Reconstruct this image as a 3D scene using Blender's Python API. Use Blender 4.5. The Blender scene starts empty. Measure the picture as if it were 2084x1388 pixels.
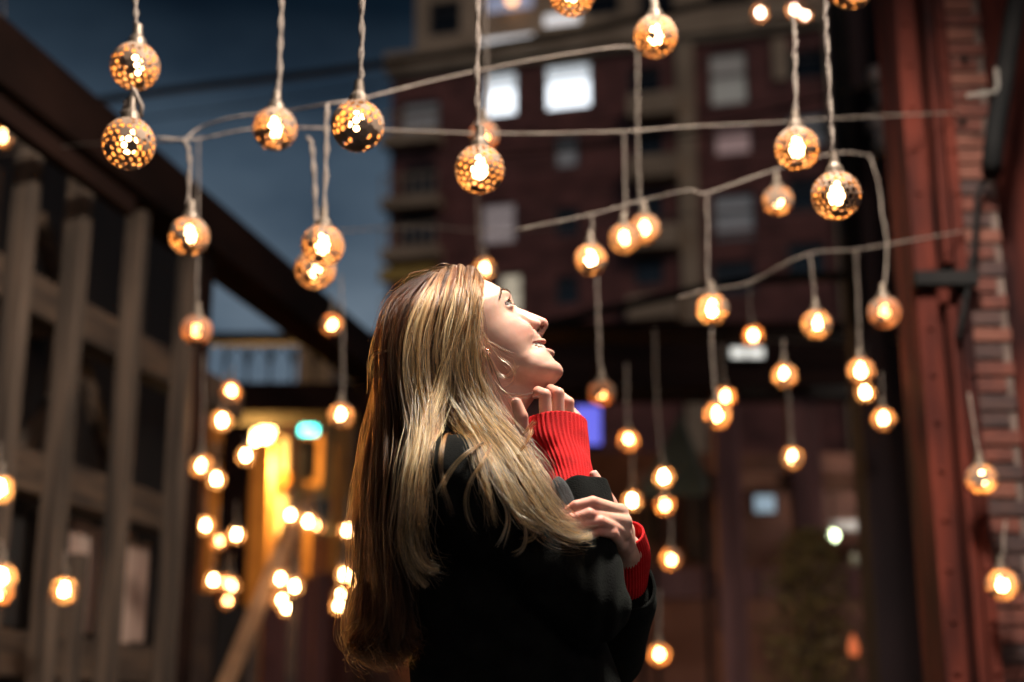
import bpy, bmesh, math, random
import numpy as np
from mathutils import Vector, Matrix

# ---------------------------------------------------------------- camera, sky, sun, exposure
SC = bpy.context.scene
COL = SC.collection
R = math.radians
F, CX, CY = 2894.0, 1042.0, 694.0            # focal length and centre in photo pixels (50 mm lens)
PITCH = R(15.0)
CAM = np.array([0.0, 0.0, 0.95])

cam_d = bpy.data.cameras.new('camera')
cam = bpy.data.objects.new('camera', cam_d)
COL.objects.link(cam)
cam.location = CAM
cam.rotation_euler = (R(90) + PITCH, 0, 0)
cam_d.sensor_width = 36.0
cam_d.lens = F / 2084.0 * 36.0
cam_d.clip_start, cam_d.clip_end = 0.05, 600.0
cam_d.dof.use_dof = True
cam_d.dof.focus_distance = 2.06
cam_d.dof.aperture_fstop = 2.1
SC.camera = cam

SUN_EL, SUN_AZ = R(52), R(205)
world = bpy.data.worlds.new('World')
SC.world = world
world.use_nodes = True
wn, wl = world.node_tree.nodes, world.node_tree.links
wn.clear()
w_out = wn.new('ShaderNodeOutputWorld')
w_bg = wn.new('ShaderNodeBackground')
w_sky = wn.new('ShaderNodeTexSky')
w_sky.sky_type = 'NISHITA'
w_sky.sun_disc = False
w_sky.sun_elevation = R(-3.0)
w_sky.sun_rotation = R(60)
w_sky.dust_density = 3.0
w_tc = wn.new('ShaderNodeTexCoord')
w_map = wn.new('ShaderNodeMapping')
w_map.inputs['Scale'].default_value = (1.0, 1.0, 2.2)
w_noise = wn.new('ShaderNodeTexNoise')
w_noise.inputs['Scale'].default_value = 5.2
w_noise.inputs['Detail'].default_value = 5.0
w_noise.inputs['Roughness'].default_value = 0.55
w_ramp = wn.new('ShaderNodeValToRGB')
w_ramp.color_ramp.elements[0].position = 0.36
w_ramp.color_ramp.elements[0].color = (0.55, 0.62, 0.68, 1)
w_ramp.color_ramp.elements[1].position = 0.62
w_ramp.color_ramp.elements[1].color = (1.18, 1.17, 1.15, 1)
w_sep = wn.new('ShaderNodeSeparateXYZ')
w_el = wn.new('ShaderNodeValToRGB')          # night sky over a city: pale near the roofs, near black overhead
e = w_el.color_ramp.elements
e[0].position, e[0].color = 0.26, (0.125, 0.165, 0.210, 1)
e[1].position, e[1].color = 0.47, (0.003, 0.0085, 0.016, 1)
m = w_el.color_ramp.elements.new(0.37); m.color = (0.048, 0.074, 0.106, 1)
w_mul = wn.new('ShaderNodeMixRGB'); w_mul.blend_type = 'MULTIPLY'; w_mul.inputs[0].default_value = 1.0
w_add = wn.new('ShaderNodeMixRGB'); w_add.blend_type = 'ADD'; w_add.inputs[0].default_value = 0.02
wl.new(w_tc.outputs['Generated'], w_map.inputs['Vector'])
wl.new(w_map.outputs['Vector'], w_noise.inputs['Vector'])
wl.new(w_noise.outputs['Fac'], w_ramp.inputs['Fac'])
wl.new(w_tc.outputs['Generated'], w_sep.inputs['Vector'])
wl.new(w_sep.outputs['Z'], w_el.inputs['Fac'])
wl.new(w_el.outputs['Color'], w_mul.inputs[1])
wl.new(w_ramp.outputs['Color'], w_mul.inputs[2])
wl.new(w_mul.outputs['Color'], w_add.inputs[1])
wl.new(w_sky.outputs['Color'], w_add.inputs[2])
wl.new(w_add.outputs['Color'], w_bg.inputs['Color'])
w_bg.inputs['Strength'].default_value = 1.0
wl.new(w_bg.outputs['Background'], w_out.inputs['Surface'])

sun_d = bpy.data.lights.new('sun', 'SUN')    # dim glow of the city at night
sun_d.energy = 0.55
sun_d.angle = R(20)
sun_d.color = (1.0, 0.74, 0.62)
sun = bpy.data.objects.new('sun', sun_d)
COL.objects.link(sun)
sun.location = (4, -6, 12)
sun.rotation_euler = Vector((-0.35, 0.80, -0.48)).to_track_quat('-Z', 'Y').to_euler()

SC.view_settings.view_transform = 'Standard'
SC.view_settings.look = 'None'
SC.view_settings.exposure = 0.0
SC.view_settings.gamma = 1.0
SC.view_settings.use_curve_mapping = False
SC.render.engine = 'CYCLES'
SC.cycles.use_denoising = True
SC.cycles.denoiser = 'OPENIMAGEDENOISE'
SC.cycles.use_adaptive_sampling = False
SC.cycles.max_bounces = 8
SC.cycles.diffuse_bounces = 4
SC.cycles.glossy_bounces = 3
SC.cycles.transmission_bounces = 4
SC.cycles.sample_clamp_indirect = 6.0
SC.cycles.caustics_reflective = False
SC.cycles.caustics_refractive = False

rng = random.Random(7)
nr = np.random.default_rng(11)

# ---------------------------------------------------------------- helpers
CT, ST = math.cos(PITCH), math.sin(PITCH)
def ray(px, py):
    a, b = (px - CX) / F, (CY - py) / F
    return np.array([a, CT - b * ST, ST + b * CT])
def at(px, py, Y):
    """The point at distance Y ahead (world y) seen at photo pixel px, py."""
    d = ray(px, py)
    return CAM + d * (Y / d[1])
def to_px(P):
    d = np.asarray(P, float) - CAM
    z = d[1] * CT + d[2] * ST
    return CX + F * d[0] / z, CY - F * (-d[1] * ST + d[2] * CT) / z

def node_mat(name):
    m = bpy.data.materials.new(name); m.use_nodes = True
    nt = m.node_tree
    return m, nt, nt.nodes['Principled BSDF']
def mat(name, c1, c2=None, scale=8.0, rough=0.7, metal=0.0, bump=0.0, stretch=(1, 1, 1), detail=6.0, spec=0.5, lo=0.35, hi=0.65, bscale=None):
    """Principled surface whose colour wanders between c1 and c2 by noise, with optional bump."""
    m, nt, p = node_mat(name)
    p.inputs['Roughness'].default_value = rough
    p.inputs['Metallic'].default_value = metal
    p.inputs['Specular IOR Level'].default_value = spec
    if c2 is None:
        p.inputs['Base Color'].default_value = (*c1, 1)
    tc = nt.nodes.new('ShaderNodeTexCoord'); mp = nt.nodes.new('ShaderNodeMapping')
    mp.inputs['Scale'].default_value = stretch
    nt.links.new(tc.outputs['Object'], mp.inputs['Vector'])
    if c2 is not None:
        n = nt.nodes.new('ShaderNodeTexNoise'); n.inputs['Scale'].default_value = scale; n.inputs['Detail'].default_value = detail
        r = nt.nodes.new('ShaderNodeValToRGB')
        r.color_ramp.elements[0].position, r.color_ramp.elements[0].color = lo, (*c1, 1)
        r.color_ramp.elements[1].position, r.color_ramp.elements[1].color = hi, (*c2, 1)
        nt.links.new(mp.outputs['Vector'], n.inputs['Vector'])
        nt.links.new(n.outputs['Fac'], r.inputs['Fac'])
        nt.links.new(r.outputs['Color'], p.inputs['Base Color'])
    if bump:
        n2 = nt.nodes.new('ShaderNodeTexNoise'); n2.inputs['Scale'].default_value = bscale or scale * 4; n2.inputs['Detail'].default_value = 5
        b = nt.nodes.new('ShaderNodeBump'); b.inputs['Strength'].default_value = bump; b.inputs['Distance'].default_value = 0.01
        nt.links.new(mp.outputs['Vector'], n2.inputs['Vector'])
        nt.links.new(n2.outputs['Fac'], b.inputs['Height'])
        nt.links.new(b.outputs['Normal'], p.inputs['Normal'])
    return m
def glow(name, col, strength, base=(0.5, 0.5, 0.5)):
    m, nt, p = node_mat(name)
    p.inputs['Base Color'].default_value = (*base, 1)
    p.inputs['Emission Color'].default_value = (*col, 1)
    p.inputs['Emission Strength'].default_value = strength
    return m
def brick_mat(name, c1, c2, mortar, bw=0.215, bh=0.065, ms=0.012, rough=0.85):
    m, nt, p = node_mat(name)
    p.inputs['Roughness'].default_value = rough
    tc = nt.nodes.new('ShaderNodeTexCoord')
    sp = nt.nodes.new('ShaderNodeSeparateXYZ'); ad = nt.nodes.new('ShaderNodeMath'); ad.operation = 'ADD'
    cb = nt.nodes.new('ShaderNodeCombineXYZ')
    nt.links.new(tc.outputs['Object'], sp.inputs['Vector'])
    nt.links.new(sp.outputs['X'], ad.inputs[0]); nt.links.new(sp.outputs['Y'], ad.inputs[1])
    nt.links.new(ad.outputs[0], cb.inputs['X']); nt.links.new(sp.outputs['Z'], cb.inputs['Y'])
    b = nt.nodes.new('ShaderNodeTexBrick')
    b.inputs['Color1'].default_value = (*c1, 1); b.inputs['Color2'].default_value = (*c2, 1); b.inputs['Mortar'].default_value = (*mortar, 1)
    b.inputs['Scale'].default_value = 1.0; b.inputs['Brick Width'].default_value = bw; b.inputs['Row Height'].default_value = bh + ms
    b.inputs['Mortar Size'].default_value = ms
    nt.links.new(cb.outputs['Vector'], b.inputs['Vector'])
    n = nt.nodes.new('ShaderNodeTexNoise'); n.inputs['Scale'].default_value = 1.2; n.inputs['Detail'].default_value = 7
    rr = nt.nodes.new('ShaderNodeValToRGB')
    rr.color_ramp.elements[0].color = (0.45, 0.42, 0.42, 1); rr.color_ramp.elements[1].color = (1.15, 1.05, 1.0, 1)
    rr.color_ramp.elements[0].position = 0.3; rr.color_ramp.elements[1].position = 0.7
    nt.links.new(tc.outputs['Object'], n.inputs['Vector']); nt.links.new(n.outputs['Fac'], rr.inputs['Fac'])
    mx = nt.nodes.new('ShaderNodeMixRGB'); mx.blend_type = 'MULTIPLY'; mx.inputs[0].default_value = 1
    nt.links.new(b.outputs['Color'], mx.inputs[1]); nt.links.new(rr.outputs['Color'], mx.inputs[2])
    nt.links.new(mx.outputs['Color'], p.inputs['Base Color'])
    bp = nt.nodes.new('ShaderNodeBump'); bp.inputs['Strength'].default_value = 0.6; bp.inputs['Distance'].default_value = 0.01; bp.invert = True
    nt.links.new(b.outputs['Fac'], bp.inputs['Height']); nt.links.new(bp.outputs['Normal'], p.inputs['Normal'])
    return m

class MB:
    """Collects world-space verts and faces; build() links them as ONE mesh object."""
    def __init__(s): s.v, s.f, s.m = [], [], []
    def add(s, vs, fs, mi=0):
        o = len(s.v); s.v += [tuple(map(float, v)) for v in vs]
        s.f += [tuple(i + o for i in f) for f in fs]; s.m += [mi] * len(fs)
    def box(s, c, size, ax=None, mi=0, bev=0.0):
        """Box about c with full sizes along the three axes in ax (rows); bev chamfers the long edges."""
        c = np.asarray(c, float); h = np.asarray(size, float) / 2
        A = np.eye(3) if ax is None else np.asarray(ax, float)
        if bev <= 0:
            vs = [c + sx * h[0] * A[0] + sy * h[1] * A[1] + sz * h[2] * A[2] for sx in (-1, 1) for sy in (-1, 1) for sz in (-1, 1)]
            s.add(vs, [(0, 1, 3, 2), (4, 6, 7, 5), (0, 4, 5, 1), (2, 3, 7, 6), (0, 2, 6, 4), (1, 5, 7, 3)], mi)
        else:
            bm = bmesh.new(); bmesh.ops.create_cube(bm, size=1)
            for v in bm.verts: v.co = Vector((v.co.x * h[0] * 2, v.co.y * h[1] * 2, v.co.z * h[2] * 2))
            bmesh.ops.bevel(bm, geom=bm.edges[:], offset=bev, segments=2, affect='EDGES', profile=0.5)
            bm.verts.index_update()
            s.add([c + A.T @ np.array(v.co) for v in bm.verts], [[v.index for v in f.verts] for f in bm.faces], mi)
            bm.free()
    def tube(s, pts, rad, n=8, mi=0, caps=True):
        pts = [np.asarray(p, float) for p in pts]
        rad = [rad] * len(pts) if np.isscalar(rad) else rad
        vs, fs = [], []
        up = np.array([0.13, 0.21, 0.97]); prev = None
        for i, p in enumerate(pts):
            t = pts[min(i + 1, len(pts) - 1)] - pts[max(i - 1, 0)]
            t = t / (np.linalg.norm(t) + 1e-9)
            u = np.cross(t, up if prev is None else np.cross(prev, t))
            if np.linalg.norm(u) < 1e-4: u = np.cross(t, [1, 0, 0])
            u /= np.linalg.norm(u); w = np.cross(t, u); prev = u
            vs += [p + rad[i] * (math.cos(2 * math.pi * k / n) * u + math.sin(2 * math.pi * k / n) * w) for k in range(n)]
        for i in range(len(pts) - 1):
            fs += [(i * n + k, i * n + (k + 1) % n, (i + 1) * n + (k + 1) % n, (i + 1) * n + k) for k in range(n)]
        if caps:
            fs += [tuple(range(n))[::-1], tuple((len(pts) - 1) * n + k for k in range(n))]
        s.add(vs, fs, mi)
    def lathe(s, c, prof, n=16, mi=0, axis=(0, 0, 1)):
        """Profile [(radius, height)] turned about axis through c."""
        c = np.asarray(c, float); a = np.asarray(axis, float); a /= np.linalg.norm(a)
        u = np.cross(a, [0.3, 1, 0.1]); u /= np.linalg.norm(u); w = np.cross(a, u)
        vs, fs = [], []
        for r_, h_ in prof:
            vs += [c + a * h_ + r_ * (math.cos(2 * math.pi * k / n) * u + math.sin(2 * math.pi * k / n) * w) for k in range(n)]
        for i in range(len(prof) - 1):
            fs += [(i * n + k, i * n + (k + 1) % n, (i + 1) * n + (k + 1) % n, (i + 1) * n + k) for k in range(n)]
        fs += [tuple(range(n))[::-1], tuple((len(prof) - 1) * n + k for k in range(n))]
        s.add(vs, fs, mi)
    def build(s, name, mats, parent=None, smooth=False):
        me = bpy.data.meshes.new(name)
        o = np.zeros(3) if parent is None else wloc(parent)
        me.from_pydata([tuple(np.array(v) - o) for v in s.v], [], s.f)
        mats = mats if isinstance(mats, (list, tuple)) else [mats]
        for m_ in mats: me.materials.append(m_)
        me.polygons.foreach_set('material_index', s.m)
        me.polygons.foreach_set('use_smooth', [smooth] * len(s.f))
        me.update()
        ob = bpy.data.objects.new(name, me)
        COL.objects.link(ob)
        if parent is not None: ob.parent = parent
        return ob
WL = {}
def wloc(o): return WL.get(o.name, np.zeros(3))
def tag(o, label=None, cat=None, group=None, kind=None):
    if label: o['label'] = label
    if cat: o['category'] = cat
    if group: o['group'] = group
    if kind: o['kind'] = kind
    return o
def thing(name, loc, label, cat, group=None):
    o = bpy.data.objects.new(name, None); COL.objects.link(o)
    o.empty_display_size = 0.05
    o.location = tuple(map(float, loc)); WL[o.name] = np.asarray(loc, float)
    return tag(o, label, cat, group)
def part_of(o, like):
    """Remember that a part sits at its thing's place, so that its own sub-parts line up."""
    WL[o.name] = wloc(like); return o
# ---------------------------------------------------------------- setting: ground, apartment block, trestle, walls, pavilion
def plane_hit(px, py, P, N):
    d = ray(px, py); t = ((np.asarray(P, float) - CAM) @ N) / (d @ N)
    return CAM + d * t
asphalt = mat('asphalt', (.018, .017, .017), (.045, .042, .040), 3, .75, bump=.3, bscale=60)
b = MB(); b.add([(-300, -60, 0), (300, -60, 0), (300, 400, 0), (-300, 400, 0)], [(0, 1, 2, 3)])
tag(b.build('ground', asphalt), kind='structure')

wood = mat('weathered_wood', (.020, .0125, .008), (.098, .064, .044), 6, .85, bump=.5, stretch=(3, 3, .22), bscale=40)
wood_pale = mat('pale_boards', (.28, .17, .135), (.52, .37, .30), 4, .85, bump=.4, stretch=(3, 3, .3), bscale=40)
wood_dark = mat('dark_boards', (.004, .0028, .0026), (.014, .009, .0075), 5, .85, bump=.4, stretch=(3, 3, .25))
beam_m = mat('tarred_beam', (.006, .0028, .0022), (.020, .0088, .0062), 3, .85, spec=.08, bump=.5, stretch=(1, .3, 1))
brown_m = mat('brown_timber', (.025, .012, .008), (.07, .038, .022), 5, .8, bump=.4)
black_m = mat('black_paint', (.006, .006, .0065), (.013, .012, .012), 5, .75, spec=.12)
concrete = mat('tan_concrete', (.27, .205, .135), (.42, .325, .22), .6, .9, bump=.2)
brick_far = brick_mat('dark_brick', (.19, .068, .058), (.145, .052, .048), (.2, .11, .095), bw=.3, bh=.09)
glass_dark, nt, p = node_mat('dark_glass'); p.inputs['Base Color'].default_value = (.012, .015, .018, 1); p.inputs['Roughness'].default_value = .08; p.inputs['Specular IOR Level'].default_value = .6

# ---- brick apartment block far behind
BC = at(795, 690, 58.0); e_ = np.array([math.cos(R(15)), -math.sin(R(15)), 0]); nB = np.array([-math.sin(R(15)), -math.cos(R(15)), 0])
BC[2] = 0
blk = thing('apartment_block', BC, 'tall dark brick apartment block with lit and unlit windows', 'building')
def bp_(px, py):
    h = plane_hit(px, py, BC, nB); return (h - BC) @ e_, h[2]
AX = np.stack([e_, -nB, [0, 0, 1.0]])        # along the front, into the house, up
def bbox(b, s0, s1, z0, z1, d0, d1, mi=0):
    """Box on the block's front: s along it, z up, d into the house (negative stands proud)."""
    c = BC + e_ * (s0 + s1) / 2 - nB * (d0 + d1) / 2 + np.array([0, 0, (z0 + z1) / 2])
    b.box(c, (s1 - s0, d1 - d0, z1 - z0), AX, mi)
s_l = bp_(795, 300)[0]; s_r = bp_(1725, 300)[0]; z_c = bp_(880, 140)[1]
s_u = bp_(845, 60)[0]
wins = []   # (px rect, glass kind, frame?)
lit_w = glow('lit_window', (.86, .93, 1.0), 1.9); lit_dim = glow('dim_window', (.75, .72, .55), .10); lit_pink = glow('pink_window', (.85, .45, .40), .16)
lit_grey = glow('grey_window', (.75, .58, .56), .17); lit_blue = glow('blue_window', (.42, .52, .80), .38); lit_warm = glow('warm_window', (1.0, .85, .6), .42); lit_teal = glow('teal_window', (.45, .62, .62), .022)
W_ = [((985, 145, 1052, 235), lit_w), ((1108, 128, 1203, 220), lit_w), ((872, 2, 937, 70), glass_dark), ((983, -25, 1087, 22), lit_blue),
      ((1278, 135, 1345, 195), glass_dark), ((1442, 104, 1522, 222), lit_dim), ((815, 205, 895, 272), lit_teal), ((1128, 278, 1178, 340), lit_teal),
      ((978, 412, 1050, 495), lit_grey), ((1452, 258, 1530, 314), lit_pink), ((1288, 262, 1350, 325), glass_dark), ((1450, 392, 1538, 490), lit_teal),
      ((820, 335, 890, 400), glass_dark), ((812, 432, 890, 498), glass_dark), ((1128, 420, 1178, 480), glass_dark), ((1290, 392, 1350, 450), glass_dark),
      ((1015, 556, 1062, 640), lit_warm), ((830, 585, 872, 640), lit_warm), ((1130, 560, 1178, 620), glass_dark), ((1290, 520, 1350, 580), glass_dark), ((1450, 530, 1538, 600), glass_dark),
      ((1602, 100, 1680, 160), glass_dark), ((1602, 230, 1680, 300), lit_teal), ((1602, 360, 1680, 430), glass_dark), ((1602, 490, 1680, 560), glass_dark),
      ((1190, -30, 1260, 30), glass_dark), ((1300, -20, 1370, 30), glass_dark), ((1440, -60, 1530, 10), glass_dark)]
z_top = 46.0
blind_w = glow('white_blind', (.70, .76, .80), .75); blind_d = glow('olive_blind', (.6, .5, .3), .055)
b = MB()
holes = [(bp_(r_[0], (r_[1] + r_[3]) / 2)[0], bp_(r_[2], (r_[1] + r_[3]) / 2)[0], bp_((r_[0] + r_[2]) / 2, r_[3])[1], bp_((r_[0] + r_[2]) / 2, r_[1])[1], m_) for r_, m_ in W_]
bbox(b, s_l, s_r, 0, z_c, .35, 14)
part_of(b.build('wall', brick_far, blk), blk)
b = MB(); bbox(b, s_u, s_r + 1, z_c, z_top, .35, 14)
part_of(b.build('upper_storeys', concrete, blk), blk)
# outer brick skin pierced by the windows: strips between the openings
def skin_strips(s0, s1, z0, z1, hs, mi):
    bb = MB()
    ss = sorted({s0, s1, *[h[0] for h in hs], *[h[1] for h in hs]}); ss = [q for q in ss if s0 <= q <= s1]
    for a_, c_ in zip(ss[:-1], ss[1:]):
        mid = (a_ + c_) / 2
        cuts = sorted([(h[2], h[3]) for h in hs if h[0] < mid < h[1]])
        z = z0
        for q0, q1 in cuts:
            if q0 > z: bbox(bb, a_, c_, z, q0, 0, .348)
            z = max(z, q1)
        if z < z1: bbox(bb, a_, c_, z, z1, 0, .348)
    return bb
lo_h = [h for h in holes if h[3] < z_c]; up_h = [h for h in holes if h[3] >= z_c]
skin_strips(s_l, s_r, 0, z_c, lo_h, 0).build('brick_front', brick_far, blk)
skin_strips(s_u, s_r + 1, z_c, z_top, [(h[0], h[1], max(h[2], z_c + .05), h[3]) for h in up_h], 0).build('concrete_front', concrete, blk)
frame_m = mat('window_frame', (.05, .045, .042), (.085, .075, .07), 2, .6)
for s0, s1, z0, z1, m_ in holes:
    b = MB(); t_ = .09
    bbox(b, s0, s1, z0, z0 + t_, .10, .2); bbox(b, s0, s1, z1 - t_, z1, .10, .2); bbox(b, s0, s0 + t_, z0 + t_, z1 - t_, .10, .2); bbox(b, s1 - t_, s1, z0 + t_, z1 - t_, .10, .2)
    bbox(b, s0, s1, (z0 + z1) / 2 + .25, (z0 + z1) / 2 + .31, .11, .19)
    w = part_of(b.build('window', frame_m, blk), blk)
    b = MB(); bbox(b, s0 + .02, s1 - .02, z0 + .02, z1 - .02, .21, .24); b.build('pane', m_, w)
    bl = {lit_w: blind_w, lit_dim: blind_d}.get(m_)
    if bl:
        b = MB(); bbox(b, s0 + .10, s1 - .10, z1 - (z1 - z0) * (.30 if m_ is lit_w else .5), z1 - .10, .203, .208); b.build('blind', bl, w)
b = MB(); bbox(b, s_l - .2, s_r + 1.2, z_c - .1, z_c + .75, -.55, -.005); bbox(b, s_l - .1, s_r + 1.1, z_c - .35, z_c - .1, -.3, -.005)
b.build('cornice', concrete, blk)
for py in (252, 372, 505, 640):
    b = MB(); z = bp_(1150, py)[1]; bbox(b, bp_(905, py)[0], s_r - .05, z - .09, z + .09, -.06, -.003); b.build('string_course', brick_far, blk)
for px in (1400, 1712):
    b = MB(); s = bp_(px, 300)[0]; bbox(b, s - .38, s + .38, 0, z_c - .36, -.28, -.004); b.build('pilaster', concrete, blk)
for px in (1588,):
    b = MB(); s = bp_(px, 120)[0]; bbox(b, s - .3, s + .3, bp_(px, 165)[1], bp_(px, 82)[1], -.2, -.004); b.build('pilaster', concrete, blk)
for py in (205, 330, 470, 610):                # balconies at the corner and beside the pilaster
    for px0, px1 in ((1285, 1385),):
        z1 = bp_((px0 + px1) / 2, py)[1]; b = MB(); bbox(b, bp_(px0, py)[0], bp_(px1, py)[0], z1 - 1.0, z1 - .05, -1.0, -.006); b.build('balcony', concrete, blk)
for py in (284, 412, 515, 660):
    z1 = bp_(850, py)[1]; b = MB(); bbox(b, bp_(788, py)[0], bp_(903, py)[0], z1 - .45, z1, -.9, -.006)
    for k in range(7): bbox(b, bp_(790 + k * 18, py)[0], bp_(790 + k * 18, py)[0] + .05, z1, z1 + .9, -.88, -.83)
    bbox(b, bp_(788, py)[0], bp_(903, py)[0], z1 + .9, z1 + .97, -.89, -.82)
    b.build('balcony', concrete, blk)
# balcony light painted as a yellow band, and lamps on the front
yl = mat('lit_balcony', (.38, .25, .05), (.5, .34, .08), 3, .8)
b = MB(); z1 = bp_(850, 560)[1]; bbox(b, bp_(792, 575)[0], bp_(902, 575)[0], z1 - .55, z1, -1.25, -.92)
b.build('awning', yl, blk)  # stands in for the yellow light on the balcony
for r_ in ((985, 88, 1092, 105), (1115, 70, 1185, 90)):
    z0, z1 = bp_(1040, r_[3])[1], bp_(1040, r_[1])[1]
    b = MB(); bbox(b, bp_(r_[0], 90)[0], bp_(r_[2], 90)[0], z0 + (.35 if r_[0] > 1100 else 0), z1 + (.35 if r_[0] > 1100 else 0), -.62, -.56)
    b.build('strip_light', glow('strip_glow', (.95, .92, .92), .8), blk)
b = MB(); c = bp_(890, 145); b.lathe(BC + e_ * c[0] - nB * -.8 * -1 + [0, 0, c[1]], [(.05, -.28), (.28, -.12), (.28, .12), (.05, .28)], 12)
b.build('blue_lamp', glow('blue_glow', (.12, .35, .9), 1.6), blk)
b = MB(); c = bp_(1050, 16); b.lathe(BC + e_ * c[0] + nB * .7 + [0, 0, c[1]], [(.05, -.22), (.22, -.1), (.22, .1), (.05, .22)], 12)
b.build('orange_lamp', glow('orange_glow', (1.0, .5, .22), 3.2), blk)

# ---- timber trestle on the left: a row of posts, rails and boards under one heavy beam
T0 = np.array([-1.89, 5.25]); dT = np.array([.206, .978]); dT /= np.linalg.norm(dT); nT = np.array([dT[1], -dT[0]])
TA = np.stack([[*dT, 0], [*nT, 0], [0, 0, 1.0]])
def s_at(px, py):
    r_ = ray(px, py); k = r_[0] / r_[1]
    return (k * T0[1] - T0[0]) / (dT[0] - k * dT[1])
def tb(b, s0, s1, o0, o1, z0, z1, bev=.008):
    c = np.array([*(T0 + dT * (s0 + s1) / 2 + nT * (o0 + o1) / 2), (z0 + z1) / 2])
    b.box(c, (s1 - s0, o1 - o0, z1 - z0), TA, bev=bev)
rail_m = mat('brown_rail', (.022, .012, .007), (.085, .05, .03), 6, .85, bump=.5, stretch=(.3, .3, 3))
tr = thing('timber_trestle', [*T0, 0], 'weathered timber trestle with pale posts and boards under a dark slanting beam', 'trestle')
ps = [s_at(px, 1000) for px in (-130, -5, 112, 240, 355)]
for s in ps:
    b = MB(); w_ = .034 + .008 * rng.random(); tb(b, s - w_, s + w_, -.042, .048, 0, 3.2); b.build('post', wood, tr)
for s, z1 in ((s_at(185, 1000), 1.62),):
    b = MB(); tb(b, s - .035, s + .035, -.075, .0, 0, z1); b.build('stud', wood, tr)
for z, s1 in ((2.60, s_at(510, 800)), (1.90, ps[-1] + .1), (1.20, ps[-1] + .1)):
    b = MB(); tb(b, -3.0, s1, -.165, -.040, z - .085, z + .085); b.build('rail', rail_m, tr)
s = -1.2
while s < ps[-1] + .02:
    w_ = rng.uniform(.12, .19)
    r_ = rng.random()
    for z0, z1, mm in ((.0, 1.10, wood_pale if r_ > .45 else brown_m), (1.27, 1.80, wood_pale if .1 < r_ < .6 else wood_dark)):
        if z0 and r_ > .9: continue
        b = MB(); tb(b, s, s + w_ - .012, -.205, -.172, z0 + rng.uniform(0, .06), z1 - rng.uniform(0, .05), .004); b.build('board', mm, tr)
    s += w_
for s0, s1, z0, z1 in ((ps[1] - .1, ps[3] + .05, 1.30, 2.52), (ps[2] + .1, ps[4] - .05, 3.05, 1.98), (-1.6, ps[1] + .1, 2.9, 1.95)):
    A, B = np.array([*(T0 + dT * s0 - nT * .25), z0]), np.array([*(T0 + dT * s1 - nT * .25), z1]); dd = B - A; L = np.linalg.norm(dd); dd /= L; o_ = np.array([*nT, 0])
    b = MB(); b.box((A + B) / 2, (L, .05, .085), np.stack([dd, o_, np.cross(dd, o_)]), bev=.006); b.build('brace', wood if z1 > 2 else rail_m, tr)
b = MB(); tb(b, -4.0, s_at(790, 760), -.12, .12, 3.21, 3.47, .015); b.build('beam', beam_m, tr)
b = MB(); tb(b, -4.0, s_at(190, 400), .145, .20, 3.02, 3.10, .006); b.build('ledger', beam_m, tr)
for s in (s_at(395, 700), s_at(752, 700)):
    b = MB(); tb(b, s - .06, s + .06, -.06, .06, 0, 3.206); b.build('post', beam_m, tr)

# ---- iron footbridge behind the trestle
YB = 12.0
def fr(b, px0, px1, py0, py1, Y, th=.2, mi=0, bev=.0):
    """Upright box facing us between two pixel corners at distance Y (th deep)."""
    a, c = at(px0, (py0 + py1) / 2, Y), at(px1, (py0 + py1) / 2, Y)
    z1, z0 = at((px0 + px1) / 2, py0, Y)[2], at((px0 + px1) / 2, py1, Y)[2]
    b.box([(a[0] + c[0]) / 2, Y + th / 2, (z0 + z1) / 2], (c[0] - a[0], th, z1 - z0), None, mi, bev)
    return (a[0] + c[0]) / 2, z0, z1
fb = thing('footbridge', at(700, 830, YB) * [1, 1, 0], 'dark iron footbridge with looped railing crossing behind the trestle beam', 'footbridge')
b = MB(); fr(b, 440, 1035, 778, 838, YB, .6); b.build('deck', beam_m, fb)
b = MB(); fr(b, 410, 1035, 676, 696, YB, .12); b.build('top_rail', black_m, fb)
b = MB()
z0, z1 = at(600, 777, YB)[2], at(600, 697, YB)[2]
for px in range(455, 1030, 46):
    x = at(px, 740, YB)[0]; w_ = at(px + 46, 740, YB)[0] - x
    b.tube([[x, YB + .06, z0], [x, YB + .06, z1]], .012, 6)
    b.tube([[x + w_ / 2 + w_ * .42 * math.cos(t), YB + .06, z0 + (z1 - z0) * (.52 + .42 * math.sin(t))] for t in np.linspace(0, math.pi, 9)], .010, 5)
b.build('railing', black_m, fb)
for px in (470, 1020):
    b = MB(); x = at(px, 900, YB)[0]; b.box([x, YB + .3, z0 / 2 - .16], (.22, .22, z0 - .36)); b.build('pier', beam_m, fb)

# ---- brick warehouse behind the lamps on the left
brick_red = brick_mat('red_brick', (.20, .055, .032), (.13, .036, .024), (.22, .15, .11))
YW = 17.0
wh = thing('brick_warehouse', at(560, 1000, YW) * [1, 1, 0], 'low red brick warehouse front glowing under the yellow street lamp', 'building')
b = MB(); x0, x1 = at(330, 900, YW)[0], at(1000, 900, YW)[0]; zt = at(600, 842, YW)[2]
b.box([(x0 + x1) / 2, YW + 2, zt / 2], (x1 - x0, 4, zt)); b.build('wall', brick_red, wh)
ochre = mat('ochre_paint', (.24, .105, .018), (.34, .165, .034), 3, .7)
for px, w_ in ((452, .20), (530, .32), (700, .2)):
    b = MB(); x = at(px, 1000, YW)[0]; b.box([x, YW - .16, zt / 2], (w_, .32, zt)); b.build('pilaster', ochre, wh)
b = MB(); fr(b, 396, 480, 902, 926, YW - .9, .88); b.build('awning', brown_m, wh)
for r_ in ((600, 1010, 690, 1090),):
    b = MB(); fr(b, *r_, YW - .05, .05); w = part_of(b.build('window', frame_m, wh), wh); b = MB(); fr(b, r_[0] + 6, r_[2] - 6, r_[1] + 6, r_[3] - 6, YW - .07, .018); b.build('pane', glass_dark, w)
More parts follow.
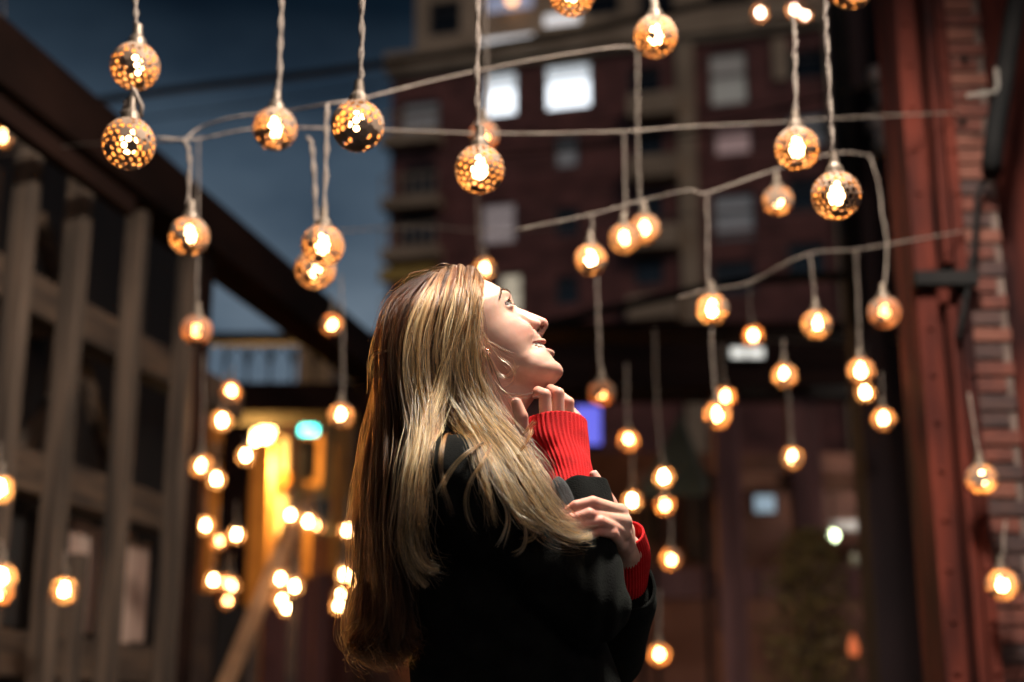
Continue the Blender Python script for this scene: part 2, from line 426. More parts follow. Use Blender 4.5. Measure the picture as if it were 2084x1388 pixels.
# street lamp with two heads
YL = 13.5
sl_p = at(562, 880, YL)
sl = thing('street_lamp', sl_p * [1, 1, 0], 'double headed street lamp shining yellow before the brick warehouse', 'street lamp')
b = MB(); b.tube([sl_p * [1, 1, 0], sl_p], .045, 8); b.tube([at(505, 872, YL), at(530, 862, YL), at(562, 866, YL)], .025, 6); b.build('pole', ochre, sl, True)
for k, (px, py) in enumerate(((513, 880), (541, 874))):
    c = at(px, py, YL); b = MB(); b.lathe(c, [(.03, .10), (.11, .03), (.10, .0)], 14); b.build('lamp_shade', black_m, sl, True)
    b = MB(); b.lathe(c, [(.085, -.002), (.09, -.05), (.05, -.10), (.01, -.115)], 14); b.build('bulb', glow('sodium', (1.0, .62, .20), 26), sl, True)
sd = bpy.data.lights.new('street_light', 'POINT'); sd.energy = 330; sd.color = (1.0, .50, .12); sd.shadow_soft_size = .12
so = bpy.data.objects.new('street_light', sd); COL.objects.link(so); so.parent = sl; so.location = at(527, 885, YL) - wloc(sl) + np.array([0, -.05, -.22])
# yellow sign frame on two posts, pale post, traffic light
sf = thing('sign_frame', at(628, 990, 14.6) * [1, 1, 0], 'empty yellow sign frame standing beside the street lamp', 'sign frame')
b = MB()
fr(b, 598, 606, 884, 990, 14.6, .06); fr(b, 645, 656, 884, 990, 14.6, .06); fr(b, 606, 645, 978, 990, 14.6, .05); fr(b, 606, 645, 884, 893, 14.6, .05)
b.build('frame', ochre, sf)
b = MB(); x = at(628, 1000, 14.6)[0]; zt2 = at(628, 991, 14.6)[2]; b.box([x, 14.63, zt2 / 2], (.09, .06, zt2)); b.build('post', ochre, sf)
bo = thing('bollard_post', at(579, 1000, 14.2) * [1, 1, 0], 'slim pale post lit yellow between street lamp and sign frame', 'post')
b = MB(); c = at(579, 892, 14.2); b.tube([c * [1, 1, 0], c], .062, 10); b.build('post', mat('cream_paint', (.5, .42, .28), (.6, .5, .34), 3, .7), bo, True)
b = MB(); c = at(576, 980, 14.1); b.lathe(c, [(.09, -.09), (.1, 0), (.09, .09)], 12); b.build('collar', ochre, bo, True)
YT = 15.2
tl = thing('traffic_light', at(628, 880, YT) * [1, 1, 0], 'traffic light showing green above the yellow sign frame', 'traffic light')
b = MB(); fr(b, 610, 646, 800, 905, YT + .02, .2, bev=.02); b.build('housing', black_m, tl)
b = MB(); c = at(628, 905, YT); b.tube([[c[0], YT + .1, 0], [c[0], YT + .1, c[2]]], .05, 8); b.build('pole', black_m, tl)
for py, g_ in ((818, None), (847, None), (876, 1)):
    b = MB(); c = at(628, py, YT); b.lathe(c + [0, .015, 0], [(.095, 0), (.09, .03), (.055, .055), (.01, .062)], 16, axis=(0, -1, 0))
    b.build('lens', glow('green_lens', (.06, .95, .75), 9) if g_ else mat('unlit_lens', (.04, .02, .01)), tl, True)

# ---- hoarding and stair rail low on the left
ho = thing('hoarding', at(560, 1200, 11) * [1, 1, 0], 'dark red and black hoarding below the yellow street lamp', 'hoarding')
dark_red = mat('dark_red_boards', (.045, .010, .010), (.085, .022, .018), 2, .8, stretch=(2, 2, .3))
for px0, px1, py, mm in ((385, 440, 1205, brown_m), (441, 535, 1235, wood_dark), (536, 640, 1175, dark_red), (641, 760, 1165, dark_red)):
    b = MB(); a, c = at(px0, 1200, 11)[0], at(px1, 1200, 11)[0]; z = at(600, py, 11)[2]
    b.box([(a + c) / 2, 11, z / 2], (c - a - .01, .05, z), bev=.006); b.build('panel', mm, ho)
lit_timber = mat('lit_brown_timber', (.13, .065, .03), (.24, .13, .065), 5, .8, bump=.4)  # brown timber paled, with lamp glow painted into its colour
hr = thing('stair_rail', at(470, 1388, 7.6) * [1, 1, 0], 'slanting brown wooden stair rail low between the hoarding and the trestle', 'handrail')
b = MB()
A, B = at(612, 1030, 8.4), at(445, 1430, 7.6); dd = B - A; L = np.linalg.norm(dd); dd /= L; u = np.cross(dd, [0, 1, 0]); u /= np.linalg.norm(u)
b.box((A + B) / 2, (L, .09, .075), np.stack([dd, u, np.cross(dd, u)]), bev=.01); b.build('rail', lit_timber, hr)
for t in (.05, .6):
    b = MB(); c = A + dd * L * t; b.box([c[0], c[1], c[2] / 2 - .03], (.06, .06, c[2] - .06)); b.build('post', brown_m, hr)

# ---- right: steel column, quoin pier and dark wall
YR = 4.6
def xr(px): return at(px, 700, YR)[0]
rust = mat('red_oxide_steel', (.014, .0045, .0045), (.095, .020, .013), 7, .85, spec=.12, bump=.4, stretch=(1.6, 1.6, .28), detail=8)
sc_ = thing('steel_column', [xr(1925), YR, 0], 'rust red riveted steel column left of the brick pier', 'column')
x0, x1 = xr(1868), xr(1978)
b = MB(); b.box([x0 + .035, YR + .10, 3], (.07, .26, 6), bev=.006); b.box([x1 - .02, YR + .10, 3], (.04, .26, 6), bev=.006); b.build('flange', rust, sc_)
b = MB(); b.box([(x0 + x1) / 2 + .015, YR + .10, 3], (x1 - x0 - .112, .05, 6)); b.build('web', rust, sc_)
b = MB(); b.box([(x0 + x1) / 2 + .03, YR + .02, 1.2], (x1 - x0 - .15, .09, 2.2), bev=.006); b.box([(x0 + x1) / 2 + .03, YR + .02, 3.05], (x1 - x0 - .15, .09, 1.2), bev=.006); b.build('cover_plate', rust, sc_)
b = MB(); b.box([(x0 + x1) / 2, YR - .06, 2.38], (x1 - x0 + .03, .05, .05), bev=.004); b.build('strap', black_m, sc_)
b = MB()
for z in np.arange(.3, 5.6, .16):
    for x in (x0 + .035, x1 - .02): b.lathe([x, YR - .028, z], [(.014, 0), (.012, .008), (.004, .011)], 8, axis=(0, -1, 0))
o = b.build('rivets', rust, sc_, True)
pier = thing('brick_pier', [xr(2030), YR, 0], 'narrow brick quoin pier with pale mortar beside the rust red column', 'pier')
mort = mat('mortar', (.075, .05, .042), (.14, .10, .085), 14, .95, bump=.6)
bricks = [mat('quoin_brick', (.065, .018, .013), (.11, .031, .020), 16, .9, bump=.6), mat('quoin_brick_dark', (.030, .016, .016), (.055, .026, .022), 16, .9, bump=.6), mat('quoin_brick_light', (.11, .036, .024), (.14, .05, .033), 16, .9, bump=.6)]
xa, xb = xr(1984), xr(2064)
b = MB(); b.box([(xa + xb) / 2, YR + .155, 3], (xb - xa - .006, .25, 6)); b.build('mortar_core', mort, pier)
b = MB(); z = .02; k = 0
while z < 5.8:
    lng = k % 2
    o_ = 0 if lng else .030
    b.box([(xa + xb - o_) / 2 + rng.uniform(-.002, .002), YR + .125, z + .025], (xb - xa - o_, .22, .049 + rng.uniform(-.003, .003)), None, rng.choice((0, 0, 1, 1, 2)), .005)
    z += .0585; k += 1
b.build('bricks', bricks, pier)
rw = thing('red_wall', [xr(2200), YR + .3, 0], 'streaked red sheet metal wall right of the brick pier', 'wall')
b = MB()
for k in range(14):
    x = xb + .01 + k * .14; b.box([x + .07, YR + .2 + (.03 if k % 2 else 0), 3], (.15, .034, 6 + .002 * k), bev=.006)
b.build('sheeting', rust, rw)
dp = thing('drain_pipe', at(2030, 1100, 4.45) * [1, 1, 0], 'crooked black drain pipe crossing in front of the brick pier', 'pipe')
b = MB(); b.tube([at(2085, -80, 4.44), at(2062, 40, 4.44), at(2042, 170, 4.44), at(2026, 260, 4.45), at(2019, 330, 4.45), at(2018, 350, 4.5)], .034, 10)
b.build('pipe', black_m, dp, True)
b = MB(); b.tube([at(2019, 352, 4.5), at(2000, 372, 4.54), at(1988, 400, 4.55), at(1982, 520, 4.54), at(1960, 640, 4.54), at(1950, 690, 4.54)], .010, 8); b.build('cable', black_m, dp, True)
sh_ = thing('backing', [-4.2, 8.0, 0], 'dark backing wall added behind the trestle to fill its gaps', 'backing')  # added dark backing, keeps bright sky out of the trestle gaps
b = MB(); k_ = ray(372, 1000); k_ = k_[0] / k_[1]; Tq = T0 - nT * 1.5; tb(b, -6.0, (k_ * Tq[1] - Tq[0]) / (dT[0] - k_ * dT[1]), -1.6, -1.5, 0, 4.3); b.build('wall', wood_dark, sh_)
for z in (1.5, 2.35, 3.2):
    b = MB(); tb(b, -5.9, 2.6, -1.495, -1.40, z - .07, z + .07); b.build('batten', brown_m, sh_)
for s in np.arange(-3.2, 3.2, .83):
    b = MB(); tb(b, s, s + .09, -1.39, -1.33, .2, 3.9); b.build('batten', wood if int(s * 10) % 3 == 0 else brown_m, sh_)
cd = thing('conduit', at(2000, 190, 4.42), 'thin pale bent conduit fixed near the top of the brick pier', 'conduit')
b = MB(); b.tube([at(2027, 140, 4.42), at(2031, 178, 4.42), at(2025, 188, 4.42), at(1968, 196, 4.42)], .0075, 8); b.build('tube', mat('galvanised', (.20, .18, .16), rough=.6), cd, True)
dw = thing('dark_wall', [at(1790, 700, 8.5)[0], 8.5, 0], 'dark rendered wall with pipes between apartment block and red column', 'wall')
plum = mat('plum_render', (.016, .009, .012), (.034, .018, .020), 2, .9, stretch=(2, 2, .4), bump=.4)
b = MB(); a, c = at(1745, 700, 8.5)[0], at(1990, 700, 8.5)[0]; b.box([(a + c) / 2, 8.65, 4], (c - a, .3, 8)); b.build('wall', plum, dw)
b = MB(); x = at(1868, 700, 8.3)[0]; b.tube([[x, 8.35, 0], [x, 8.35, 7]], .075, 10); b.build('pipe', black_m, dw, True)
b = MB(); x = at(1758, 700, 8.3)[0]; b.tube([[x, 8.4, 3.3], [x, 8.4, 8]], .06, 10); b.build('pipe', black_m, dw, True)
for py in (160, 250):
    b = MB(); c = at(1785, py, 8.35); b.box(c, (.13, .14, .12), bev=.015); b.tube([c + [0, -.05, -.06], c + [0, -.08, -.26]], .05, 10); b.build('vent_hood', mat('grey_tin', (.10, .09, .08), (.15, .13, .12), 6, .5), dw, True)

# ---- dark pavilion with a bar on the right
YP = 12.0
pv = thing('pavilion', at(1450, 1300, YP) * [1, 1, 0], 'dark timber bar pavilion with plum posts behind the woman', 'pavilion')
b = MB(); fr(b, 1036, 1880, 700, 786, YP, .4); b.build('fascia', mat('stained_fascia', (.014, .008, .007), (.040, .022, .018), 2, .85, stretch=(.3, 1, 2), spec=.1), pv)
b = MB(); fr(b, 1036, 1880, 655, 672, YP + .2, 3.0); b.build('roof', beam_m, pv)
plum_t = mat('plum_timber', (.085, .038, .038), (.22, .105, .098), 3, .8, stretch=(2, 2, .3), bump=.4)
bar_t = mat('bar_timber', (.19, .09, .055), (.36, .19, .12), 4, .8, bump=.4)
zf = at(1450, 792, YP)[2]
for px, w_ in ((1110, .18), (1492, .22), (1655, .26), (1850, .34)):
    b = MB(); x = at(px, 1000, YP)[0]; b.box([x, YP + .3, zf / 2], (w_, .2, zf - .01), bev=.012); b.build('post', plum_t, pv)
for py, h in ((962, .16), (1178, .26)):
    b = MB(); a, c = at(1300, py, YP + .1)[0], at(1838, py, YP + .1)[0]; z = at(1500, py, YP)[2]; b.box([(a + c) / 2, YP + .47, z], (c - a, .12, h), bev=.01); b.build('rail', bar_t if py < 1000 else plum_t, pv)
b = MB(); a, c = at(1036, 900, YP + 3)[0], at(1900, 900, YP + 3)[0]; b.box([(a + c) / 2, YP + 3.1, zf / 2], (c - a, .15, zf)); b.build('back_wall', mat('bar_back', (.085, .034, .024), (.21, .090, .060), 1.5, .8), pv)
for px0, px1, py0, py1 in ((1395, 1440, 1000, 1140), (1310, 1345, 1010, 1100)):
    b = MB(); fr(b, px0, px1, py0, py1, YP + 2.9, .1); b.build('door_panel', brown_m, pv)
b = MB(); fr(b, 1690, 1835, 1060, 1078, YP + 2.4, .3); b.build('shelf', mat('white_shelf', (.4, .37, .35), rough=.4), pv)
b = MB(); fr(b, 1690, 1835, 1152, 1172, YP + 1.9, .5); b.build('bar_top', plum_t, pv)
lmat = glow('white_bulb', (1.0, .95, .85), 42)
def globe_light(px, py, Y, r, m_, label, name='globe_lamp', hang=None):
    c = at(px, py, Y); t_ = thing(name, c, label, 'lamp')
    b = MB(); b.lathe(c, [(.15 * r, -.98 * r), (.62 * r, -.78 * r), (r, 0), (.62 * r, .78 * r), (.2 * r, .98 * r)], 14); b.build('globe', m_, t_, True)
    b = MB(); b.tube([c + [0, 0, r * .95], c + [0, 0, hang or .35]], .012, 6); b.build('stem', black_m, t_); return t_
globe_light(1809, 1008, YP + 2.0, .12, lmat, 'bright white lamp over the bar shelf, right in the pavilion', hang=.9)
globe_light(1696, 1090, YP + 1.6, .045, glow('green_white', (.85, 1.0, .6), 12), 'small greenish white lamp left of the bottles on the bar', hang=.6)
globe_light(1405, 958, YP + 2.2, .05, glow('weak_orange', (1, .5, .25), 5), 'tiny weak orange lamp above the pavilion door panel', hang=.4)
st = thing('strip_lamp', at(1520, 716, YP - .06), 'white double strip lamp on the pavilion fascia', 'lamp')
b = MB(); fr(b, 1484, 1558, 704, 730, YP - .10, .09, bev=.02); b.build('casing', mat('grey_case', (.2, .2, .2)), st)
for a in ((1488, 1518), (1523, 1554)):
    b = MB(); fr(b, a[0], a[1], 708, 727, YP - .112, .01); b.build('tube', glow('strip_white', (.98, .98, .9), .95), st)
bt = [('clear bottle at the left end of the bar top', 1738), ('pale squat bottle left of the tall bright one on the bar', 1760), ('clear bottle in the middle of the bar top', 1778), ('tall bright bottle on the bar below the white lamp', 1794), ('clear bottle at the right end of the bar top', 1814)]
bg = [mat('bottle_glass', (.30, .31, .24), rough=.15), mat('pale_bottle_glass', (.42, .41, .34), rough=.15)]
for k, (lb, px) in enumerate(bt):
    h = (.16, .13, .17, .22, .17)[k]; c = at(px, 1152, YP + 2.1); t_ = thing('bottle', c, lb, 'bottle', 'bottles on the pavilion bar')
    b = MB(); b.lathe(c, [(.036, .0), (.038, .02), (.038, h * .55), (.014, h * .75)], 12); b.build('body', bg[k % 2], t_, True)
    b = MB(); b.lathe(c + [0, 0, h * .75], [(.013, 0), (.013, h * .22), (.016, h * .25)], 10); b.build('neck', bg[k % 2], t_, True)
tv = thing('screen', at(1556, 1026, YP + 2.7), 'small pale blue lit screen on the pavilion back wall', 'screen')
b = MB(); fr(b, 1532, 1580, 1004, 1046, YP + 2.75, .05); b.build('case', black_m, tv); b = MB(); fr(b, 1536, 1577, 1008, 1042, YP + 2.735, .01); b.build('display', glow('pale_blue', (.30, .55, .75), .42), tv)
bs = thing('light_box', at(1196, 860, 11.2), 'glowing blue light box behind the woman\'s raised hand', 'sign')
b = MB(); fr(b, 1168, 1226, 822, 908, 11.2, .16, bev=.015); b.build('case', black_m, bs); b = MB(); fr(b, 1171, 1223, 826, 904, 11.18, .018); b.build('face', glow('blue_box', (.12, .14, 1.0), .85), bs)
b = MB(); c = at(1196, 822, 11.28); b.tube([c, c + [0, 0, .16]], .02, 6); b.build('bracket', black_m, bs)
ca = thing('canopy', at(1380, 950, YP - .6) * [1, 1, 0], 'pale olive pointed canvas canopy in front of the pavilion', 'canopy')
b = MB(); q = [at(1300, 1010, YP - 1.0), at(1432, 1010, YP - 1.0), at(1446, 985, YP + .1), at(1330, 985, YP + .1), at(1385, 838, YP - .5)]
b.add(q, [(0, 1, 4), (1, 2, 4), (2, 3, 4), (3, 0, 4), (3, 2, 1, 0)]); b.build('canvas', mat('olive_canvas', (.10, .095, .055), (.17, .155, .095), 2, .9), ca)
for q_ in (q[0], q[1], q[3]):
    b = MB(); b.tube([q_ * [1, 1, 0], q_], .02, 6); b.build('pole', black_m, ca)
# planter with a tall bush, torches
pc = at(1652, 1300, 9.6) * [1, 1, 0]
bu = thing('potted_bush', pc, 'tall olive brown bush in a pot before the pavilion bar', 'bush')
leaf = mat('olive_leaf', (.06, .045, .014), (.20, .14, .045), 9, .7)
b = MB(); b.lathe(pc, [(.20, 0), (.27, .5), (.29, .52), (.25, .53)], 18); b.build('pot', brown_m, bu, True)
b = MB(); b.tube([pc + [0, 0, .45], pc + [.02, 0, 1.1], pc + [-.02, .02, 1.7], pc + [.0, 0, 2.0]], [.04, .03, .02, .008], 8)
for k in range(12):
    a = rng.random() * 6.28; z = rng.uniform(.8, 1.8); b.tube([pc + [0, 0, z], pc + [.25 * math.cos(a), .25 * math.sin(a), z + .22]], [.012, .003], 5)
b.build('trunk', brown_m, bu, True)
b = MB()
for k in range(2600):
    z = rng.uniform(.75, 2.18); rad = .30 * math.sqrt(max(.04, 1 - ((z - 1.35) / .9) ** 2)) * (1 + .25 * math.sin(z * 9 + k % 5)); a = rng.random() * 6.28; r_ = rad * rng.random() ** .5
    c = pc + [r_ * math.cos(a), r_ * math.sin(a), z]; u = np.array([rng.gauss(0, 1), rng.gauss(0, 1), rng.gauss(.4, .7)]); u /= np.linalg.norm(u); w = np.cross(u, [rng.random(), rng.random(), .3]); w /= np.linalg.norm(w)
    l_ = rng.uniform(.035, .07); b.add([c, c + u * l_ * .5 + w * l_ * .22, c + u * l_, c + u * l_ * .5 - w * l_ * .22], [(0, 1, 2, 3)])
b.build('crown', leaf, bu)
for px, py0, py1, lb, st_ in ((1775, 1292, 1352, 'short orange flame torch low in front of the dark bar', .9), (1848, 1322, 1372, 'dim red torch beside the rightmost pavilion post', .5), (1738, 1290, 1335, 'faint rosy torch left of the orange one', .28)):
    Yq = 9.0; c0, c1 = at(px, py1, Yq), at(px, py0, Yq); t_ = thing('torch', c0 * [1, 1, 0], lb, 'torch', 'torches before the pavilion')
    b = MB(); b.tube([c0 * [1, 1, 0], c0], .022, 8); b.build('stake', brown_m, t_, True)
    b = MB(); b.lathe(c0, [(.025, 0), (.034, (c1 - c0)[2] * .35), (.02, (c1 - c0)[2] * .75), (.004, (c1 - c0)[2])], 10); b.build('flame', glow('torch_glow', (1, .22, .07), st_ * 2.2, (.2, .04, .02)), t_, True)
# ---------------------------------------------------------------- street lamp above the woman, just out of the picture
HEADC = at(960, 690, 2.1)
lamp_pos = HEADC + np.array([.72, -.10, 2.35])
metal_dark = mat('dark_metal', (.02, .02, .022), (.05, .045, .045), 20, .5, metal=.6)
lp = thing('lamp_post', (2.6, -.5, 0), 'dark lamp post leaning its bright white lantern over the woman', 'lamp post')
b = MB(); b.tube([[2.6, -.5, 0], [2.6, -.5, 3.2], [2.5, -.5, 3.9], [2.0, .2, 4.25], lamp_pos + [0.1, 0, .14]], [.07, .055, .05, .04, .03], 12); b.lathe([2.6, -.5, 0], [(.14, 0), (.14, .25), (.08, .32)], 14)
b.build('post', metal_dark, lp, True)
b = MB(); b.lathe(lamp_pos, [(.03, .16), (.10, .12), (.17, .03), (.17, .0), (.15, .0), (.09, .10), (.02, .13)], 24)
b.build('lamp_shade', metal_dark, lp, True)
b = MB(); b.lathe(lamp_pos, [(.02, .09), (.05, .06), (.05, .03), (.03, .01)], 16)
b.build('bulb', glow('white_lamp', (1, .93, .82), 30), lp, True)
kd = bpy.data.lights.new('lantern_light', 'SPOT'); kd.energy = 1150; kd.color = (1.0, .90, .77); kd.spot_size = R(168); kd.spot_blend = .35; kd.shadow_soft_size = .22
ko = bpy.data.objects.new('lantern_light', kd); COL.objects.link(ko); ko.parent = lp
ko.location = lamp_pos - wloc(lp) + [0, 0, -.02]
ko.rotation_euler = Vector(HEADC - lamp_pos + [0.15, .15, -.3]).to_track_quat('-Z', 'Y').to_euler()
# ---------------------------------------------------------------- person: implicit surfaces, meshed
Y0 = 2.10                                    # the woman stands this far from the camera
def W(px, py, dy=0.0): return at(px, py, Y0 + dy)

def smin(a, b, k):
    h = np.clip(0.5 + 0.5 * (b - a) / k, 0, 1)
    return b * (1 - h) + a * h - k * h * (1 - h)
def smax(a, b, k): return -smin(-a, -b, k)
def cone(P, a, b, ra, rb):
    """Capsule from a to b whose radius runs from ra to rb."""
    a = np.asarray(a, float); b = np.asarray(b, float); d = b - a
    t = np.clip(((P - a) @ d) / (d @ d), 0, 1)
    return np.linalg.norm(P - a - t[:, None] * d, axis=1) - (ra + (rb - ra) * t)
def chain(P, pts, rad, k=0.004):
    f = None
    for i in range(len(pts) - 1):
        g = cone(P, pts[i], pts[i + 1], rad[i], rad[i + 1])
        f = g if f is None else smin(f, g, k)
    return f
def ell(P, c, r):
    q = (P - np.asarray(c, float)) / np.asarray(r, float)
    n = np.linalg.norm(q, axis=1); g = np.linalg.norm(q / np.asarray(r, float), axis=1) + 1e-9
    return n * (n - 1) / g

def polygonize(f, lo, hi, h, b=12, slack=1.5, project=True):
    """Surface-nets mesh of f = 0 inside the box, evaluated only in blocks near the surface."""
    lo = np.asarray(lo, float); n = np.ceil((np.asarray(hi, float) - lo) / (h * b)).astype(int)
    I = np.stack(np.meshgrid(*[np.arange(k) for k in n], indexing='ij'), -1).reshape(-1, 3)
    c = lo + (I + 0.5) * h * b
    I = I[np.abs(f(c)) < slack * h * b * 0.87 + 2 * h]
    D = (n * b + 4).astype(np.int64)
    key = lambda A: ((A[..., 0] + 1) * D[1] + A[..., 1] + 1) * D[2] + A[..., 2] + 1
    g = np.stack(np.meshgrid(*[np.arange(b + 1)] * 3, indexing='ij'), -1)
    VK, VP, Q = [], [], []
    for s in range(0, len(I), 120):
        J = I[s:s + 120] * b
        N = J[:, None, None, None, :] + g[None]
        V = f((lo + N * h).reshape(-1, 3)).reshape(N.shape[:-1])
        S = V < 0
        acc = np.zeros((len(J), b, b, b, 3)); cnt = np.zeros((len(J), b, b, b))
        for ax in range(3):
            oth = [d for d in range(3) if d != ax]
            for o1 in (0, 1):
                for o2 in (0, 1):
                    st = [0, 0, 0]; st[oth[0]], st[oth[1]] = o1, o2
                    en = list(st); en[ax] = 1
                    sl = lambda q: (slice(None),) + tuple(slice(q[d], q[d] + b) for d in range(3))
                    v0, v1 = V[sl(st)], V[sl(en)]
                    cr = (v0 < 0) != (v1 < 0)
                    t = np.where(cr, v0 / np.where(cr, v0 - v1, 1), 0)
                    p = np.zeros(acc.shape); p[..., oth[0]] = o1; p[..., oth[1]] = o2; p[..., ax] = t
                    acc += p * cr[..., None]; cnt += cr
            e0 = S[:, :b, :b, :b]
            e1 = S[(slice(None),) + tuple(slice(1, b + 1) if d == ax else slice(0, b) for d in range(3))]
            w = np.argwhere(e0 != e1)
            if len(w):
                base = J[w[:, 0]] + w[:, 1:]
                flip = e0[tuple(w.T)]
                du = np.zeros(3, int); dv = np.zeros(3, int); du[(ax + 1) % 3] = 1; dv[(ax + 2) % 3] = 1
                q = np.stack([key(base), key(base - du), key(base - du - dv), key(base - dv)], 1)
                q[~flip] = q[~flip][:, ::-1]
                Q.append(q)
        w = np.argwhere(cnt > 0)
        if len(w):
            cell = J[w[:, 0]] + w[:, 1:]
            VK.append(key(cell)); VP.append(lo + (cell + acc[tuple(w.T)] / cnt[tuple(w.T)][:, None]) * h)
    VK = np.concatenate(VK); VP = np.concatenate(VP); Q = np.concatenate(Q)
    o = np.argsort(VK); VK, VP = VK[o], VP[o]
    q = np.clip(np.searchsorted(VK, Q), 0, len(VK) - 1)
    q = q[(VK[q] == Q).all(1)]
    if project:
        d, G = grad(f, VP, h * 0.5)
        VP = VP - np.clip(d, -h * .5, h * .5)[:, None] * G
    return VP, q
def grad(f, P, e=1e-3):
    d = f(P)
    G = np.stack([f(P + np.eye(3)[i] * e) - d for i in range(3)], 1)
    return d, G / (np.linalg.norm(G, axis=1, keepdims=True) + 1e-12)
def np_mesh(name, V, Q, mats, parent=None, smooth=True, loc=None):
    me = bpy.data.meshes.new(name)
    if parent is not None: V = V - wloc(parent)
    if loc is not None: V = V - loc
    me.vertices.add(len(V)); me.vertices.foreach_set('co', np.ascontiguousarray(V, np.float32).ravel())
    k = Q.shape[1]
    me.loops.add(Q.size); me.loops.foreach_set('vertex_index', np.ascontiguousarray(Q, np.int32).ravel())
    me.polygons.add(len(Q)); me.polygons.foreach_set('loop_start', np.arange(0, Q.size, k, dtype=np.int32))
    me.update(calc_edges=True)
    me.polygons.foreach_set('use_smooth', np.full(len(Q), smooth))
    for m_ in (mats if isinstance(mats, (list, tuple)) else [mats]): me.materials.append(m_)
    ob = bpy.data.objects.new(name, me); COL.objects.link(ob)
    if parent is not None: ob.parent = parent
    return ob
def point_attr(ob, name, vals):
    a = ob.data.attributes.new(name, 'FLOAT', 'POINT'); a.data.foreach_set('value', np.ascontiguousarray(vals, np.float32))

# ---- head, in its own upright frame (mm: x ahead, y aside, z up, bridge of the nose at 0), then tilted back
Pn, Pc = W(1057.6, 629.5), W(1147.4, 754.5)
vc = np.array([3.4, -115.7]); vw = (Pc - Pn)[[0, 2]]
HK = np.linalg.norm(vw) / np.linalg.norm(vc)
th = math.atan2(vw[1], vw[0]) - math.atan2(vc[1], vc[0])
HX = np.array([math.cos(th), 0, math.sin(th)]); HZ = np.array([-math.sin(th), 0, math.cos(th)]); HY = np.array([0, 1.0, 0])
yaw = R(-5.0)                                # face turned a touch towards the camera
HX, HY = math.cos(yaw) * HX + math.sin(yaw) * HY, math.cos(yaw) * HY - math.sin(yaw) * HX
HM = np.stack([HX, HY, HZ])                  # rows: head axes in the world
HO = Pn
def to_head(P): return ((P - HO) @ HM.T) / HK
def from_head(C): return HO + (np.atleast_2d(C) * HK) @ HM
def curve(z, pts):
    a = np.array(sorted(pts)); return np.interp(z, a[:, 0], a[:, 1])
def sm(pts, n=241, w=7):
    """Smoothed table of a control polyline."""
    a = np.array(sorted(pts), float); z = np.linspace(a[0, 0], a[-1, 0], n); v = np.interp(z, a[:, 0], a[:, 1])
    k = np.hanning(w + 2)[1:-1]; k /= k.sum()
    v = np.convolve(np.pad(v, w // 2, mode='edge'), k, 'valid')
    return z, v
T_front = sm([(108, -96), (105, -84), (100, -62), (92, -46), (80, -31.5), (67, -20.5), (53, -11.5), (41, -5.8), (31, -1.5), (25, 0.6), (15, -1.5), (5, -5.5), (-5, -8.5), (-15, -9.0), (-28, -6.5), (-40, -1.5), (-52, 2.6), (-60, 2.0), (-70, 0.0), (-80, 1.2), (-90, .6), (-95, .2), (-100, 2.0), (-106, 3.6), (-112, 3.6), (-117, 1.6), (-121.5, -4), (-124, -14), (-125, -30)])
T_back = sm([(108, -96), (105, -112), (100, -130), (90, -150), (75, -166), (50, -181), (25, -187), (0, -186), (-20, -178), (-40, -160), (-58, -125), (-70, -98), (-80, -92), (-95, -82), (-108, -66), (-118, -50), (-125, -34)])
T_w = sm([(108, 6), (105, 20), (100, 36), (90, 54), (75, 67), (50, 75), (25, 77), (0, 74), (-20, 69.5), (-40, 64.5), (-60, 59), (-75, 54), (-90, 46), (-102, 37), (-112, 28), (-120, 18), (-125, 8)])
T_xc = sm([(108, -96), (40, -100), (0, -96), (-30, -84), (-60, -70), (-80, -60), (-100, -42), (-125, -31)])
T_n = sm([(108, 2.0), (40, 2.2), (10, 2.5), (-20, 2.35), (-60, 2.15), (-90, 2.0), (-125, 2.0)])
tab = lambda T, z: np.interp(z, *T)
def gauss(*a):
    return np.exp(-0.5 * sum(((v - c) / s) ** 2 for v, c, s in a))
EYE = np.array([-18.6, 31.0, 8.5])
